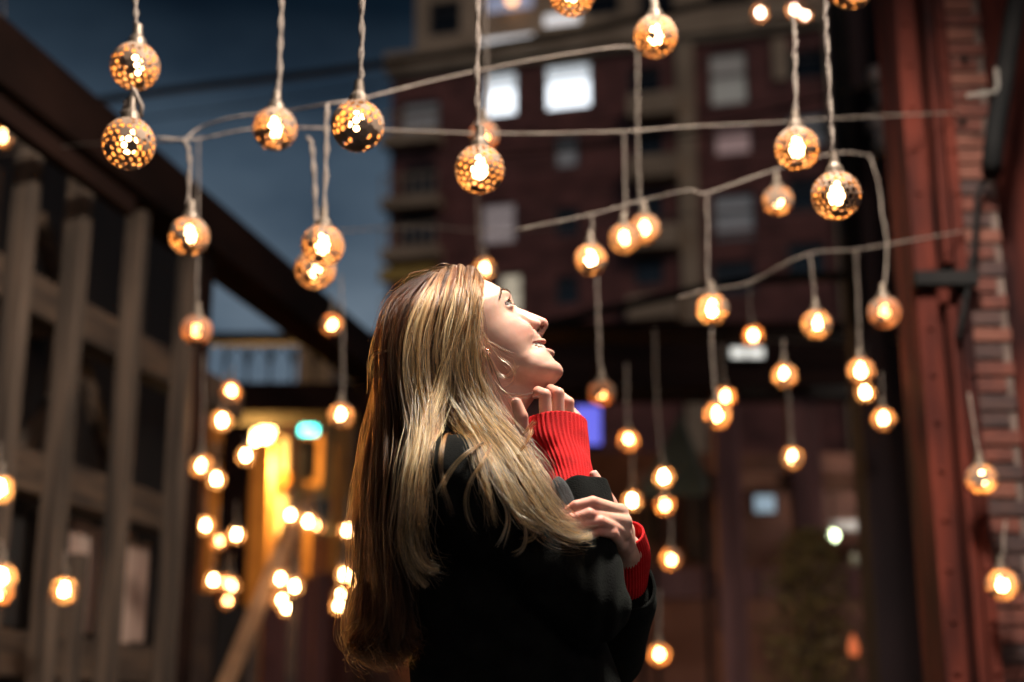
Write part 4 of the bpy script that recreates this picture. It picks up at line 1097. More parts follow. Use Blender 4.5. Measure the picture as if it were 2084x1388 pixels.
# ---------------------------------------------------------------- hair
# locks: [(px, py, depth)], spread along the lock in metres, strands, curl
L_ = []
def lock(pts, spread, n, wave=.0036, shade_tint=0.0, thin=1.0):
    if n > 200 and shade_tint < .2: n = int(n * .75)
    L_.append((pts, spread, n, wave, shade_tint, thin))
# near side: from the parting over temple and ear, past the neck, over the shoulder to the hands
lock([(978, 568, -.030), (976, 605, -.072), (968, 660, -.090), (964, 720, -.098), (974, 785, -.100), (1004, 848, -.112), (1052, 908, -.150), (1098, 960, -.185), (1128, 1010, -.200)], [.003, .006, .008, .010, .010, .010, .010, .009, .006], 520)
lock([(968, 552, -.030), (964, 600, -.080), (952, 670, -.098), (946, 740, -.106), (958, 810, -.108), (998, 868, -.125), (1052, 925, -.170), (1092, 990, -.200), (1132, 1050, -.210), (1180, 1085, -.205)], [.004, .008, .010, .012, .012, .012, .012, .011, .009, .006], 900)
lock([(955, 545, -.028), (952, 600, -.082), (940, 670, -.102), (935, 740, -.110), (948, 810, -.112), (985, 870, -.135), (1030, 935, -.185), (1075, 1010, -.215), (1120, 1068, -.222), (1175, 1092, -.212), (1205, 1088, -.205)], [.004, .009, .012, .013, .013, .013, .013, .012, .010, .008, .004], 1000)
lock([(940, 542, -.026), (930, 600, -.082), (915, 670, -.104), (910, 740, -.112), (922, 810, -.112), (955, 868, -.135), (995, 930, -.190), (1030, 1000, -.225), (1070, 1060, -.232), (1110, 1082, -.228)], [.004, .009, .012, .013, .013, .013, .012, .009, .007, .004], 520)
lock([(922, 545, -.024), (905, 605, -.080), (890, 680, -.102), (885, 750, -.112), (898, 820, -.110), (925, 870, -.125), (960, 925, -.185), (985, 985, -.222), (1000, 1040, -.232), (1010, 1075, -.226)], [.004, .009, .012, .013, .013, .012, .009, .006, .004, .003], 240)
# near side, straight down in front of the shoulder blade
lock([(905, 552, -.022), (880, 610, -.078), (860, 690, -.100), (860, 770, -.116), (870, 830, -.134), (870, 890, -.166), (856, 960, -.204), (850, 1040, -.222), (845, 1100, -.215), (862, 1150, -.212), (895, 1160, -.212)], [.004, .009, .012, .013, .013, .014, .013, .011, .009, .006, .004], 1000)
lock([(890, 558, -.02), (858, 615, -.074), (832, 690, -.096), (830, 770, -.112), (842, 840, -.132), (848, 900, -.162), (836, 970, -.196), (828, 1050, -.205), (825, 1110, -.200), (845, 1165, -.198), (870, 1195, -.200)], [.004, .009, .012, .013, .013, .014, .013, .011, .009, .006, .003], 800)
lock([(960, 548, -.03), (945, 640, -.098), (915, 720, -.112), (895, 800, -.126), (872, 870, -.156), (856, 950, -.200), (850, 1030, -.222), (866, 1100, -.222)], [.004, .010, .012, .013, .014, .012, .008, .003], 520)
# over the crown, down the back: head's shade put into a darker colour, lit warm from behind
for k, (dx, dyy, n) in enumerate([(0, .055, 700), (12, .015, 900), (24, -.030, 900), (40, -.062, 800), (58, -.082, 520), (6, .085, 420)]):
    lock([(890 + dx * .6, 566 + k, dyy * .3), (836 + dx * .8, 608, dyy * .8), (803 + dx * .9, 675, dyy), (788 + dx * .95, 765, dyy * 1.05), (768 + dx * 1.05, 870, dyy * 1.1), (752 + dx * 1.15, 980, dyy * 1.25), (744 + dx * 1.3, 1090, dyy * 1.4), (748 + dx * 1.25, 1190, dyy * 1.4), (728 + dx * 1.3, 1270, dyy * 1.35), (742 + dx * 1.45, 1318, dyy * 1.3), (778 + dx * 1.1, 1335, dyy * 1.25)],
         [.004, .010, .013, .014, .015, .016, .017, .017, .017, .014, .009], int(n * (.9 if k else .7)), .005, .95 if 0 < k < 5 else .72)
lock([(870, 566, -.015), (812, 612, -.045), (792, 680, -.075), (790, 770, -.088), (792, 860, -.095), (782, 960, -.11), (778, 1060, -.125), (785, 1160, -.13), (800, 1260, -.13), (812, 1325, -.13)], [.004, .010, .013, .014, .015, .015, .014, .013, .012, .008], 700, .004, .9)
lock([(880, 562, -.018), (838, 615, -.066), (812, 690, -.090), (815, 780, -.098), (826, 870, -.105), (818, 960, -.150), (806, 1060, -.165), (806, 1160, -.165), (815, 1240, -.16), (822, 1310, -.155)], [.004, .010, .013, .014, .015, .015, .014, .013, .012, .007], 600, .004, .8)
# flicked ends of the back hair
for k in range(16):
    x0 = 742 + 5.6 * k; y0 = 1175 + 22 * rng.random(); d_ = rng.uniform(-.13, .09); s_ = -1 if k < 11 else rng.choice((-1, 1)); r_ = rng.uniform(.7, 1.2)
    lock([(x0, y0, d_), (x0 - 3, y0 + 45, d_), (x0 + s_ * 8 * r_, y0 + 85, d_ - .01), (x0 + s_ * 24 * r_, y0 + 108, d_ - .012), (x0 + s_ * 30 * r_, y0 + 122, d_), (x0 + s_ * 14 * r_, y0 + 138 + 6 * r_, d_ + .01), (x0 + 10, y0 + 142, d_ + .01)], [.004, .005, .006, .006, .006, .005, .003], 60, .003, .62)
# top of the head, combed back from the hairline on both sides of the parting
for k, dyy in enumerate((.006, .025, .045, .062)):
    lock([(976, 566, dyy), (932, 553, dyy * 1.1), (886, 566, dyy * 1.2), (842, 594, dyy * 1.25), (810, 636, dyy * 1.25), (793, 710, dyy * 1.2), (782, 800, dyy * 1.2)], [.004, .005, .006, .007, .008, .010, .011], 300, .002, .3)
# far side of the neck
lock([(960, 560, .03), (960, 640, .080), (955, 740, .095), (965, 830, .085), (985, 900, .10), (1010, 980, .13), (1030, 1060, .14)], [.004, .010, .012, .014, .014, .012, .006], 520)
lock([(920, 560, .03), (900, 640, .080), (880, 740, .095), (870, 840, .095), (850, 940, .12), (830, 1060, .14), (820, 1180, .14)], [.004, .010, .012, .014, .014, .014, .008], 420, .004, .6)
# loose wisps
for pts in ([(950, 570, -.07), (972, 660, -.100), (1008, 725, -.098), (1035, 745, -.10), (1040, 770, -.10), (1020, 778, -.10)],
            [(948, 590, -.09), (985, 680, -.1), (1005, 700, -.10), (1030, 715, -.095), (1052, 722, -.09)],
            [(950, 600, -.09), (978, 690, -.1), (1000, 740, -.10), (1018, 785, -.10), (1032, 802, -.10), (1075, 806, -.085), (1100, 797, -.07)],
            [(950, 620, -.09), (978, 700, -.1), (1000, 735, -.1), (1012, 760, -.1), (1030, 770, -.1), (1048, 752, -.098), (1050, 738, -.095)],
            [(985, 900, -.19), (955, 920, -.225), (930, 945, -.23), (905, 985, -.232), (893, 1012, -.232)],
            [(1000, 905, -.19), (980, 940, -.225), (958, 975, -.235), (948, 1015, -.236), (955, 1060, -.236), (975, 1095, -.235)],
            [(930, 880, -.13), (910, 930, -.2), (905, 980, -.23), (930, 1050, -.235)],
            [(1060, 1040, -.23), (1068, 1085, -.232), (1062, 1115, -.23), (1040, 1128, -.23)],
            [(1090, 1060, -.225), (1085, 1090, -.225), (1060, 1098, -.23)],
            [(1020, 1000, -.22), (1035, 1050, -.225), (1030, 1090, -.228), (1016, 1120, -.23)],
            [(815, 690, -.09), (800, 708, -.1), (775, 715, -.1), (758, 725, -.09), (753, 745, -.08), (756, 775, -.08)],
            [(1060, 890, -.14), (1075, 875, -.16), (1085, 862, -.165), (1092, 858, -.165)],
            [(1050, 930, -.18), (1070, 905, -.19), (1080, 885, -.19), (1084, 870, -.185)]):
    lock(pts, [.0012] + [.0026] * (len(pts) - 2) + [.0035], 7 if pts[0][1] < 800 else 18, .002, 0.0, .75)

def resample(P, n):
    """Catmull-Rom through P at n even steps."""
    P = np.array(P, float); m = len(P)
    Pp = np.vstack([2 * P[0] - P[1], P, 2 * P[-1] - P[-2]])
    t = np.linspace(0, m - 1 - 1e-6, n); i = t.astype(int); u = (t - i)[:, None]
    a, b_, c, d = Pp[i], Pp[i + 1], Pp[i + 2], Pp[i + 3]
    return .5 * (2 * b_ + (c - a) * u + (2 * a - 5 * b_ + 4 * c - d) * u ** 2 + (3 * b_ - a - 3 * c + d) * u ** 3)
NP = 28
def clear(P, it=3, gap=.003, skull=True):
    """Push points out of coat and head so that hair lies on them."""
    for _ in range(it):
        for f, g_ in ((sdf_coat, gap), (sdf_head, gap * .6)):
            d = f(P); bad = d < g_
            if bad.any():
                dd, G = grad(f, P[bad], 2e-3)
                P[bad] += np.clip(g_ - dd, 0, .03)[:, None] * G
    return P
ALL, RAD, SHADE_TINT = [], [], []
BASE = []
for pts, spread, n, wave, shade_tint, thin in L_:
    g = resample([W(*q) for q in pts], NP); sp = np.interp(np.linspace(0, 1, NP), np.linspace(0, 1, len(spread)), spread)
    if n > 100: BASE.append((g, sp))
    T = np.gradient(g, axis=0); T /= np.linalg.norm(T, axis=1, keepdims=True)
    A = np.cross(T, [0, 1.0, 0]); A /= np.linalg.norm(A, axis=1, keepdims=True); B = np.cross(T, A)
    # strands gather in tufts, tufts fill the lock
    nt_ = max(1, n // 11)
    tuft = nr.normal(0, .62, (nt_, 2)); tph = nr.uniform(0, 6.28, (nt_, 4))
    k = nr.integers(0, nt_, n)
    o = tuft[k]
    s_ = np.linspace(0, 1, NP)
    own = nr.normal(0, .12, (n, 2)) if n > 30 else nr.normal(0, .8, (n, 2))
    spreadout = (.75 + .55 * np.sin(s_ * 5 + tph[k, 3:4]) * .5 + .0)
    ox = o[:, :1] * spreadout + own[:, :1] * (.6 + .8 * s_) ; oy = o[:, 1:] * spreadout + own[:, 1:] * (.6 + .8 * s_)
    ph = tph[k]
    amp = wave * min(1.0, np.linalg.norm(np.diff(g, axis=0), axis=1).sum() / .4) * np.clip(s_ * 1.4, .05, 1) * (1 + (2.6 * np.clip((s_ - .78) / .22, 0, 1) if shade_tint > .5 else 0))
    ln = min(1.0, np.linalg.norm(np.diff(g, axis=0), axis=1).sum() / .45)
    wx = amp * np.sin(s_ * (9 + 3 * np.sin(ph[:, :1])) + ph[:, 1:2]) + .0013 * ln ** 2 * np.sin(s_ * 31 + nr.uniform(0, 6.28, (n, 1))) * s_
    wy = amp * np.sin(s_ * 8 + ph[:, 2:3]) + .0013 * ln ** 2 * np.sin(s_ * 27 + nr.uniform(0, 6.28, (n, 1))) * s_
    P = g[None] + (ox * sp + wx)[..., None] * A[None] + (oy * sp + wy)[..., None] * B[None]
    # uneven ends and a few strays
    cut = 1 - (.16 if shade_tint > .5 else .48 if n > 30 else .2) * nr.random(n) ** 1.7
    idx = s_[None] * cut[:, None] * (NP - 1); i0 = np.minimum(idx.astype(int), NP - 2); fr = (idx - i0)[..., None]
    rr = np.arange(n)[:, None]
    P = P[rr, i0] * (1 - fr) + P[rr, i0 + 1] * fr
    stray = nr.random(n) < (.2 if n > 30 else .0)
    P[stray] += (nr.normal(0, .0105, (stray.sum(), 1, 3)) * (.25 * np.sin(s_ * np.pi) + s_ ** 1.5)[None, :, None] + .0022 * np.sin(s_[None, :, None] * nr.uniform(14, 30, (stray.sum(), 1, 1)) + nr.uniform(0, 6.28, (stray.sum(), 1, 3))))
    ALL.append(P); SHADE_TINT.append(np.clip(shade_tint + np.abs(nr.normal(0, .58 if shade_tint > .2 else .44, nt_))[k], 0, .95) + nr.normal(0, .08, n))
    RAD.append(np.full(n, .00034 * thin) * np.exp(nr.normal(0, .35, n)))
ALL = np.concatenate(ALL); SHADE_TINT = np.concatenate(SHADE_TINT); RAD = np.concatenate(RAD)
N = len(ALL)
P = clear(ALL.reshape(-1, 3).copy()).reshape(N, NP, 3)
P[:, 1:-1] = (P[:, :-2] + 2 * P[:, 1:-1] + P[:, 2:]) / 4

hairm = bpy.data.materials.new('blond_hair'); hairm.use_nodes = True
nt = hairm.node_tree; nt.nodes.remove(nt.nodes['Principled BSDF'])
hb = nt.nodes.new('ShaderNodeBsdfHairPrincipled'); hb.model = 'CHIANG'; hb.parametrization = 'COLOR'
nt.links.new(hb.outputs['BSDF'], nt.nodes['Material Output'].inputs['Surface'])
hb.inputs['Roughness'].default_value = .24; hb.inputs['Radial Roughness'].default_value = .34; hb.inputs['Coat'].default_value = .0; hb.inputs['IOR'].default_value = 1.45
hb.inputs['Random Roughness'].default_value = .3
hi_ = nt.nodes.new('ShaderNodeHairInfo')
rp = nt.nodes.new('ShaderNodeValToRGB')
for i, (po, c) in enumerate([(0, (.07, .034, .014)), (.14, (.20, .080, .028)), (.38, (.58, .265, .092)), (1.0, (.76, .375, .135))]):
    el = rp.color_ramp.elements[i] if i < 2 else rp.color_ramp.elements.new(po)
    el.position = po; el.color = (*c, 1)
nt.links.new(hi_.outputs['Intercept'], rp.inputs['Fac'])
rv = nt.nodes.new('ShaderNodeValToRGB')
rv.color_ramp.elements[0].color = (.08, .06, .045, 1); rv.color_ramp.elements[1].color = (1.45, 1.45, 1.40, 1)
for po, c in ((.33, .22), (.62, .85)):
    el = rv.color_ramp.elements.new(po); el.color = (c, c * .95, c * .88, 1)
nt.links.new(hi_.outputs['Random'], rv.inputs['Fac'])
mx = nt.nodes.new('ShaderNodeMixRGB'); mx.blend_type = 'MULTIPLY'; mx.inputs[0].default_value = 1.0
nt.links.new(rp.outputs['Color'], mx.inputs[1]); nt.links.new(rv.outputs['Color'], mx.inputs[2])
at_ = nt.nodes.new('ShaderNodeAttribute'); at_.attribute_name = 'shade_tint'
m2 = nt.nodes.new('ShaderNodeMixRGB'); nt.links.new(at_.outputs['Fac'], m2.inputs[0]); nt.links.new(mx.outputs['Color'], m2.inputs[1]); m2.inputs[2].default_value = (.020, .0062, .0026, 1)  # darkens strands: painted shade at the back, random streaks in the tufts
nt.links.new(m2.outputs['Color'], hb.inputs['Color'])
io = nt.nodes.new('ShaderNodeMath'); io.operation = 'MULTIPLY_ADD'; io.inputs[1].default_value = -.28; io.inputs[2].default_value = 1.48  # lower IOR dims the sheen of the shade-darkened strands
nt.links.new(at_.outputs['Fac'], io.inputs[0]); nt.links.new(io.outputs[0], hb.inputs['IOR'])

# a thin body of hair under the strands, so that no scalp or collar shows through
def sdf_hairbody(P):
    f = np.full(len(P), .2)
    for g, sp in BASE:
        lo_, hi2 = g.min(0) - .06, g.max(0) + .06
        sel = ((P > lo_) & (P < hi2)).all(1)
        if not sel.any(): continue
        Q_ = P[sel]; gg = g[::3]; ss = sp[::3] * .6
        f[sel] = smin(f[sel], chain(Q_, gg, np.maximum(ss - .002, .0015), .004), .006)
    return f
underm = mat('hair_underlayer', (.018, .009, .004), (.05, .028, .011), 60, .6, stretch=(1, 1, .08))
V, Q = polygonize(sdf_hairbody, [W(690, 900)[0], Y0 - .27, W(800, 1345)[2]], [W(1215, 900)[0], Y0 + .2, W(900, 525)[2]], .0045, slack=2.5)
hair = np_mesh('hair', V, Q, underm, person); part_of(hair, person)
hc = bpy.data.hair_curves.new('hair_strands')
hc.add_curves([NP] * N)
hc.attributes['position'].data.foreach_set('vector', np.ascontiguousarray((P - feet).reshape(-1), np.float32))
ra = hc.attributes.get('radius') or hc.attributes.new('radius', 'FLOAT', 'POINT')
taper = np.interp(np.linspace(0, 1, NP), [0, .7, 1], [1, 1, .3])
ra.data.foreach_set('value', (RAD[:, None] * taper[None]).astype(np.float32).ravel())
ta = hc.attributes.new('shade_tint', 'FLOAT', 'CURVE'); ta.data.foreach_set('value', np.clip(SHADE_TINT, 0, 1).astype(np.float32))
hc.materials.append(hairm)
strands = bpy.data.objects.new('hair_strands', hc); COL.objects.link(strands); strands.parent = hair
# ---------------------------------------------------------------- string lights: pierced metal globes on twine cords
twine = mat('twine', (.13, .10, .085), (.235, .19, .16), 60, .9, bump=.5, stretch=(1, 1, .3))
cap_m = mat('cap_metal', (.10, .075, .055), (.18, .14, .11), 30, .45, metal=.6)
shell_m = mat('globe_outside', (.16, .105, .072), (.29, .21, .155), 12, .72, metal=.08, spec=.25)
inner_m = mat('globe_inside', (.58, .30, .10), (.70, .40, .15), 8, .6)
RG = .048
def globe_mesh(seed, closed, opn=.60, hole=.66):
    """Metal ball of hexagon cells, each pierced by a round hole; some cells stay closed. Two skins."""
    r_ = random.Random(seed)
    bm = bmesh.new(); bmesh.ops.create_icosphere(bm, subdivisions=3, radius=1.0)
    bmesh.ops.rotate(bm, verts=bm.verts[:], matrix=Matrix.Rotation(r_.random() * 3, 3, 'Z') @ Matrix.Rotation(r_.random() * 3, 3, 'X'))
    bm.verts.ensure_lookup_table()
    seeds = [Vector((r_.gauss(0, 1), r_.gauss(0, 1), r_.gauss(0, 1))).normalized() for _ in range(11)]
    b = MB()
    for v in bm.verts:
        n = v.co.normalized()
        fs = list(v.link_faces)
        u = n.orthogonal().normalized(); w = n.cross(u)
        cs = sorted([f.calc_center_median().normalized() for f in fs], key=lambda c: math.atan2(c.dot(w), c.dot(u)))
        # petals: holes are larger round the flower centres
        d = min((n - s_).length for s_ in seeds)
        shut = n.z > .86 or r_.random() < closed or (d > opn and r_.random() < .85)
        k = len(cs); pts = []
        for i in range(k):
            pts += [cs[i], ((cs[i] + cs[(i + 1) % k]) / 2).normalized()]
        rad = min((p_ - n).length for p_ in pts) * (hole + .16 if d < .36 else hole) * r_.uniform(.85, 1.0)
        for lay, rr in ((0, RG), (1, RG - .0012)):
            if shut:
                b.add([p_ * rr for p_ in pts], [tuple(range(2 * k)) if lay == 0 else tuple(range(2 * k))[::-1]], lay)
            else:
                inn = [(n + (p_ - n - n * (p_ - n).dot(n)).normalized() * rad).normalized() for p_ in pts]
                m_ = 2 * k
                fs_ = [(i, (i + 1) % m_, m_ + (i + 1) % m_, m_ + i) for i in range(m_)]
                b.add([p_ * rr for p_ in pts] + [p_ * rr for p_ in inn], fs_ if lay == 0 else [f[::-1] for f in fs_], lay)
                if lay == 0:
                    b.add([p_ * RG for p_ in inn] + [p_ * (RG - .0012) for p_ in inn], [(i, (i + 1) % m_, m_ + (i + 1) % m_, m_ + i) for i in range(m_)], 0)
    bm.free()
    me = bpy.data.meshes.new('globe_shade'); me.from_pydata(b.v, [], b.f)
    me.materials.append(shell_m); me.materials.append(inner_m); me.polygons.foreach_set('material_index', b.m)
    me.polygons.foreach_set('use_smooth', [True] * len(b.f)); me.update()
    return me
GL = [globe_mesh(3 + k, (.04, .06, .10, .08, .10, .05)[k], (1.0, .85, .72, .62, .78, .58)[k], (.74, .74, .76, .80, .78, .80)[k]) for k in range(6)]
OPEN = globe_mesh(21, 0.0, 1.2, .86)
def bulb_mesh(m_):
    b = MB(); b.lathe([0, 0, 0], [(.003, -.019), (.011, -.015), (.0155, -.004), (.0145, .006), (.009, .017), (.007, .026)], 14)
    me = bpy.data.meshes.new('bulb'); me.from_pydata(b.v, [], b.f); me.materials.append(m_); me.polygons.foreach_set('use_smooth', [True] * len(b.f)); me.update(); return me
BULB = {'near': bulb_mesh(glow('bulb_near', (1.0, .64, .28), 24)), 'mid': bulb_mesh(glow('bulb_mid', (1.0, .65, .31), 48)), 'far': bulb_mesh(glow('bulb_far', (1.0, .66, .34), 95)),
        'dim': bulb_mesh(glow('bulb_dim', (1.0, .42, .12), 14)), 'amber': bulb_mesh(glow('bulb_amber', (1.0, .54, .20), 60)), 'pale': bulb_mesh(glow('bulb_pale', (1.0, .72, .58), 45))}
b = MB(); b.lathe([0, 0, RG - .004], [(.019, 0), (.017, .012), (.010, .022), (.008, .045)], 14)
CAPM = bpy.data.meshes.new('socket'); CAPM.from_pydata(b.v, [], b.f); CAPM.materials.append(cap_m); CAPM.update()
GRP = 'pierced globe string lights hanging over the alley'
TOP = -70
LAMPS = [
 # px, py, globe px, bulb, cord as pixels upward from the globe, label
 (275, 135, 105, 'near', [(279, 60), (276, 0), (278, TOP)], 'pierced globe light hanging topmost above the trestle beam'),
 (262, 292, 112, 'near', [(252, 232), (256, 212), (270, 196), (272, 180)], 'globe light slung on a looped cord directly under another globe'),
 (560, 262, 93, 'near', [(566, 200), (570, 100), (573, 0), (574, TOP)], 'dull amber globe light hanging alone against the dark blue sky'),
 (728, 256, 112, 'near', [(733, 195), (735, 120), (737, 0), (738, TOP)], 'densely pierced globe light hanging bright against the sky above the woman\'s hair'),
 (976, 345, 105, 'near', [(974, 280), (971, 160), (972, 0), (972, TOP)], 'large globe light whose cord crosses the left white window'),
 (986, 275, 72, 'dim', [(988, 236), (992, 200), (990, 60), (988, TOP)], 'dim orange globe half hidden behind the large one by the white window'),
 (1164, -14, 104, 'near', [(1168, TOP - 40)], 'globe light cut off by the top edge right of centre'),
 (1334, 74, 95, 'near', [(1328, 20), (1322, TOP)], 'globe light with closed brown back, high right of the second white window'),
 (1732, -24, 92, 'near', [(1734, TOP - 40)], 'globe light mostly cut off at the top edge near the red column'),
 (1622, 303, 95, 'near', [(1620, 245), (1618, 120), (1617, 60), (1612, 32)], 'globe light with broken amber pattern before the pink lit window'),
 (1702, 398, 104, 'near', [(1695, 330), (1690, 230), (1682, 80), (1680, 0), (1680, TOP)], 'speckled globe with smooth brown top on the longest pale cord at right'),
 (1583, 408, 74, 'near', [(1582, 365), (1578, 345)], 'amber ringed globe left of the speckled one'),
 (1312, 466, 74, 'near', [(1305, 425), (1300, 330), (1298, 200), (1298, 105)], 'right globe of the touching pair before the pale pilaster'),
 (1270, 486, 74, 'near', [(1273, 440), (1272, 350), (1270, 270)], 'left globe of the touching pair before the pale pilaster'),
 (1202, 528, 76, 'mid', [(1204, 480), (1205, 435)], 'glowing globe hanging left of the touching pair'),
 (1450, 630, 76, 'mid', [(1442, 580), (1440, 480), (1438, 392)], 'white hot globe in an orange ring, right of the woman\'s face'),
 (1662, 660, 70, 'mid', [(1658, 610), (1655, 570), (1648, 518)], 'lopsided globe with drop shaped bulb left of the dim red one'),
 (1533, 684, 48, 'amber', [(1528, 650), (1525, 576)], 'small amber globe above the white strip lamp'),
 (1800, 636, 70, 'dim', [(1800, 590), (1805, 500), (1795, 430), (1785, 360), (1770, 316)], 'dimmest red globe, on a crooked cord by the dark wall'),
 (1597, 765, 58, 'mid', [(1596, 720), (1594, 690)], 'bright round globe alone on the dark fascia'),
 (1752, 756, 64, 'mid', [(1750, 710), (1746, 600), (1742, 508)], 'pale brownish globe above a smaller bright bulb'),
 (1761, 799, 36, 'far', [(1762, 770), (1764, 700)], 'small bright bulb right under the pale brownish globe'),
 (1460, 845, 64, 'amber', [(1455, 790), (1450, 720), (1448, 668)], 'globe with a halo, lower light of the two over the plum post'),
 (1476, 808, 40, 'amber', [(1474, 780), (1468, 700)], 'small amber bulb just above the haloed globe'),
 (1798, 853, 54, 'mid', [(1796, 815), (1794, 760)], 'globe glowing in front of the rightmost pavilion post'),
 (1225, 800, 64, 'dim', [(1222, 760), (1218, 660), (1214, 566)], 'dull orange globe above the blue light box'),
 (1279, 897, 48, 'amber', [(1277, 860), (1275, 740)], 'amber globe right of the blue light box'),
 (1351, 972, 46, 'far', [(1346, 930), (1336, 800), (1332, 670)], 'bright globe beside the olive canopy, upper of the stacked two'),
 (1353, 1028, 46, 'amber', [(1352, 995)], 'yellow globe hanging under the bright one by the olive canopy'),
 (1287, 1020, 38, 'far', [(1287, 990), (1286, 900)], 'small white bulb right beside the woman\'s gripping hand'),
 (1613, 932, 50, 'mid', [(1610, 890), (1606, 820), (1602, 790)], 'globe hanging before the second plum post'),
 (1366, 1138, 48, 'amber', [(1366, 1100), (1366, 1050)], 'golden globe right of the red sleeve'),
 (1342, 1332, 50, 'amber', [(1342, 1290), (1342, 1200)], 'lowest golden globe at bottom right of the coat'),
 (1997, 975, 48, 'mid', [(1995, 940), (1985, 880), (1972, 800)], 'globe hanging against the rust red column'),
 (2040, 1190, 46, 'mid', [(2040, 1150), (2046, 1060)], 'lowest globe on the brick pier at right'),
 (385, 481, 84, 'near', [(384, 430), (386, 320), (375, 284)], 'globe light crossed by a pale cord before the dark beam'),
 (657, 500, 90, 'near', [(660, 440), (664, 300), (665, 212)], 'upper globe of the overlapping pair against the blue sky'),
 (642, 548, 86, 'near', [(644, 495), (642, 400), (636, 300), (624, 278)], 'lower globe of the overlapping pair against the blue sky'),
 (400, 672, 74, 'dim', [(400, 620), (402, 560), (404, 400), (404, 280)], 'reddish globe with few holes beside the last pale post'),
 (675, 661, 42, 'amber', [(676, 630), (678, 600)], 'small amber bulb on the dark slanting beam'),
 (694, 846, 58, 'mid', [(698, 800), (698, 680), (694, 560)], 'bright globe left of the woman\'s hair below the footbridge'),
 (452, 857, 40, 'far', [(454, 820), (456, 760)], 'white bulb left of the double street lamp'),
 (410, 948, 54, 'mid', [(412, 905), (414, 840), (414, 720)], 'clustered bright globe beside the trestle, above the warehouse awning'),
 (440, 976, 36, 'far', [(440, 950), (440, 900)], 'small white bulb just right of the clustered globe'),
 (500, 928, 36, 'far', [(500, 905), (500, 890)], 'white bulb under the double street lamp'),
 (470, 798, 40, 'amber', [(470, 775), (474, 745)], 'blurred amber bulb on the trestle rail end'),
 (986, 548, 52, 'mid', [(978, 515), (974, 470), (972, 400)], 'globe peeping from behind the crown of the woman\'s head'),
 (6, 278, 60, 'near', [(6, 235), (8, 100), (8, TOP)], 'globe cut off by the left edge over the trestle beam'),
 (418, 1070, 33, 'far', [(418, 1045), (420, 1000)], 'white bulb, leftmost of three in front of the warehouse window'),
 (445, 1103, 31, 'amber', [(445, 1080), (446, 1030)], 'yellow bulb, lowest of three beside the trestle'),
 (481, 1088, 33, 'far', [(481, 1064), (482, 1020)], 'white bulb with an orange spot, right one of three beside the trestle'),
 (591, 1048, 34, 'far', [(591, 1024), (592, 985)], 'white bulb at the upper end of the stair rail'),
 (627, 1062, 34, 'far', [(627, 1040), (628, 1000)], 'white bulb overlapping a cream one below the yellow sign frame'),
 (644, 1068, 32, 'amber', [(644, 1045), (645, 1005)], 'cream bulb half behind the white one below the yellow sign frame'),
 (575, 1095, 30, 'amber', [(575, 1072), (575, 1030)], 'cream bulb lying just over the stair rail'),
 (434, 1182, 32, 'far', [(434, 1158), (435, 1120)], 'white bulb left of the overlapping pair on the hoarding'),
 (460, 1187, 32, 'amber', [(460, 1163), (461, 1120)], 'cream bulb behind the white one, left on the hoarding'),
 (471, 1192, 32, 'far', [(471, 1168), (472, 1125)], 'white bulb in front of a cream one, left on the hoarding'),
 (463, 1223, 30, 'amber', [(463, 1200), (463, 1150)], 'yellow bulb under the overlapping pair, left on the hoarding'),
 (571, 1179, 34, 'far', [(571, 1155), (571, 1110)], 'white bulb touching an orange one over the dark red hoarding'),
 (600, 1168, 30, 'dim', [(600, 1146), (600, 1100)], 'orange bulb over the dark red hoarding'),
 (599, 1194, 33, 'far', [(599, 1170), (599, 1120)], 'white bulb directly under the orange one'),
 (547, 1215, 31, 'amber', [(547, 1192), (548, 1140)], 'cream bulb left of two stacked white ones'),
 (574, 1222, 32, 'far', [(574, 1198), (574, 1150)], 'upper of two stacked white bulbs by the stair rail'),
 (583, 1238, 32, 'far', [(583, 1212), (584, 1160)], 'lower of two stacked white bulbs by the stair rail'),
 (707, 1080, 33, 'far', [(707, 1056), (707, 1010)], 'white bulb touching the back of the woman\'s hair'),
 (701, 1171, 34, 'far', [(701, 1147), (702, 1100)], 'white bulb above the stacked pair behind the hair'),
 (722, 1185, 32, 'amber', [(722, 1160), (722, 1110)], 'yellow bulb half behind the hanging hair'),
 (692, 1213, 33, 'far', [(692, 1190), (692, 1140)], 'upper bulb of the stacked pair behind the hair'),
 (690, 1233, 33, 'far', [(690, 1208), (689, 1150)], 'lower bulb of the stacked pair behind the hair'),
 (0, 996, 32, 'far', [(0, 970), (0, 900)], 'highest bulb cut off by the left edge'),
 (4, 1176, 34, 'far', [(4, 1150), (4, 1100)], 'middle bulb cut off by the left edge'),
 (-2, 1206, 32, 'amber', [(-2, 1180), (-2, 1130)], 'lowest bulb cut off by the left edge'),
 (131, 1202, 28, 'far', [(131, 1180), (132, 1120)], 'single bulb shining in the gap between two trestle posts'),
 (1547, 27, 34, 'pale', [(1549, 8), (1552, TOP)], 'pale pinkish light, left one high on the top cable'),
 (1618, 20, 34, 'pale', [(1619, 0), (1620, TOP)], 'pale pinkish light, middle one high on the top cable'),
 (1638, 30, 28, 'pale', [(1638, 10), (1639, TOP)], 'small pale light touching the middle one on the top cable'),
]
proto = None
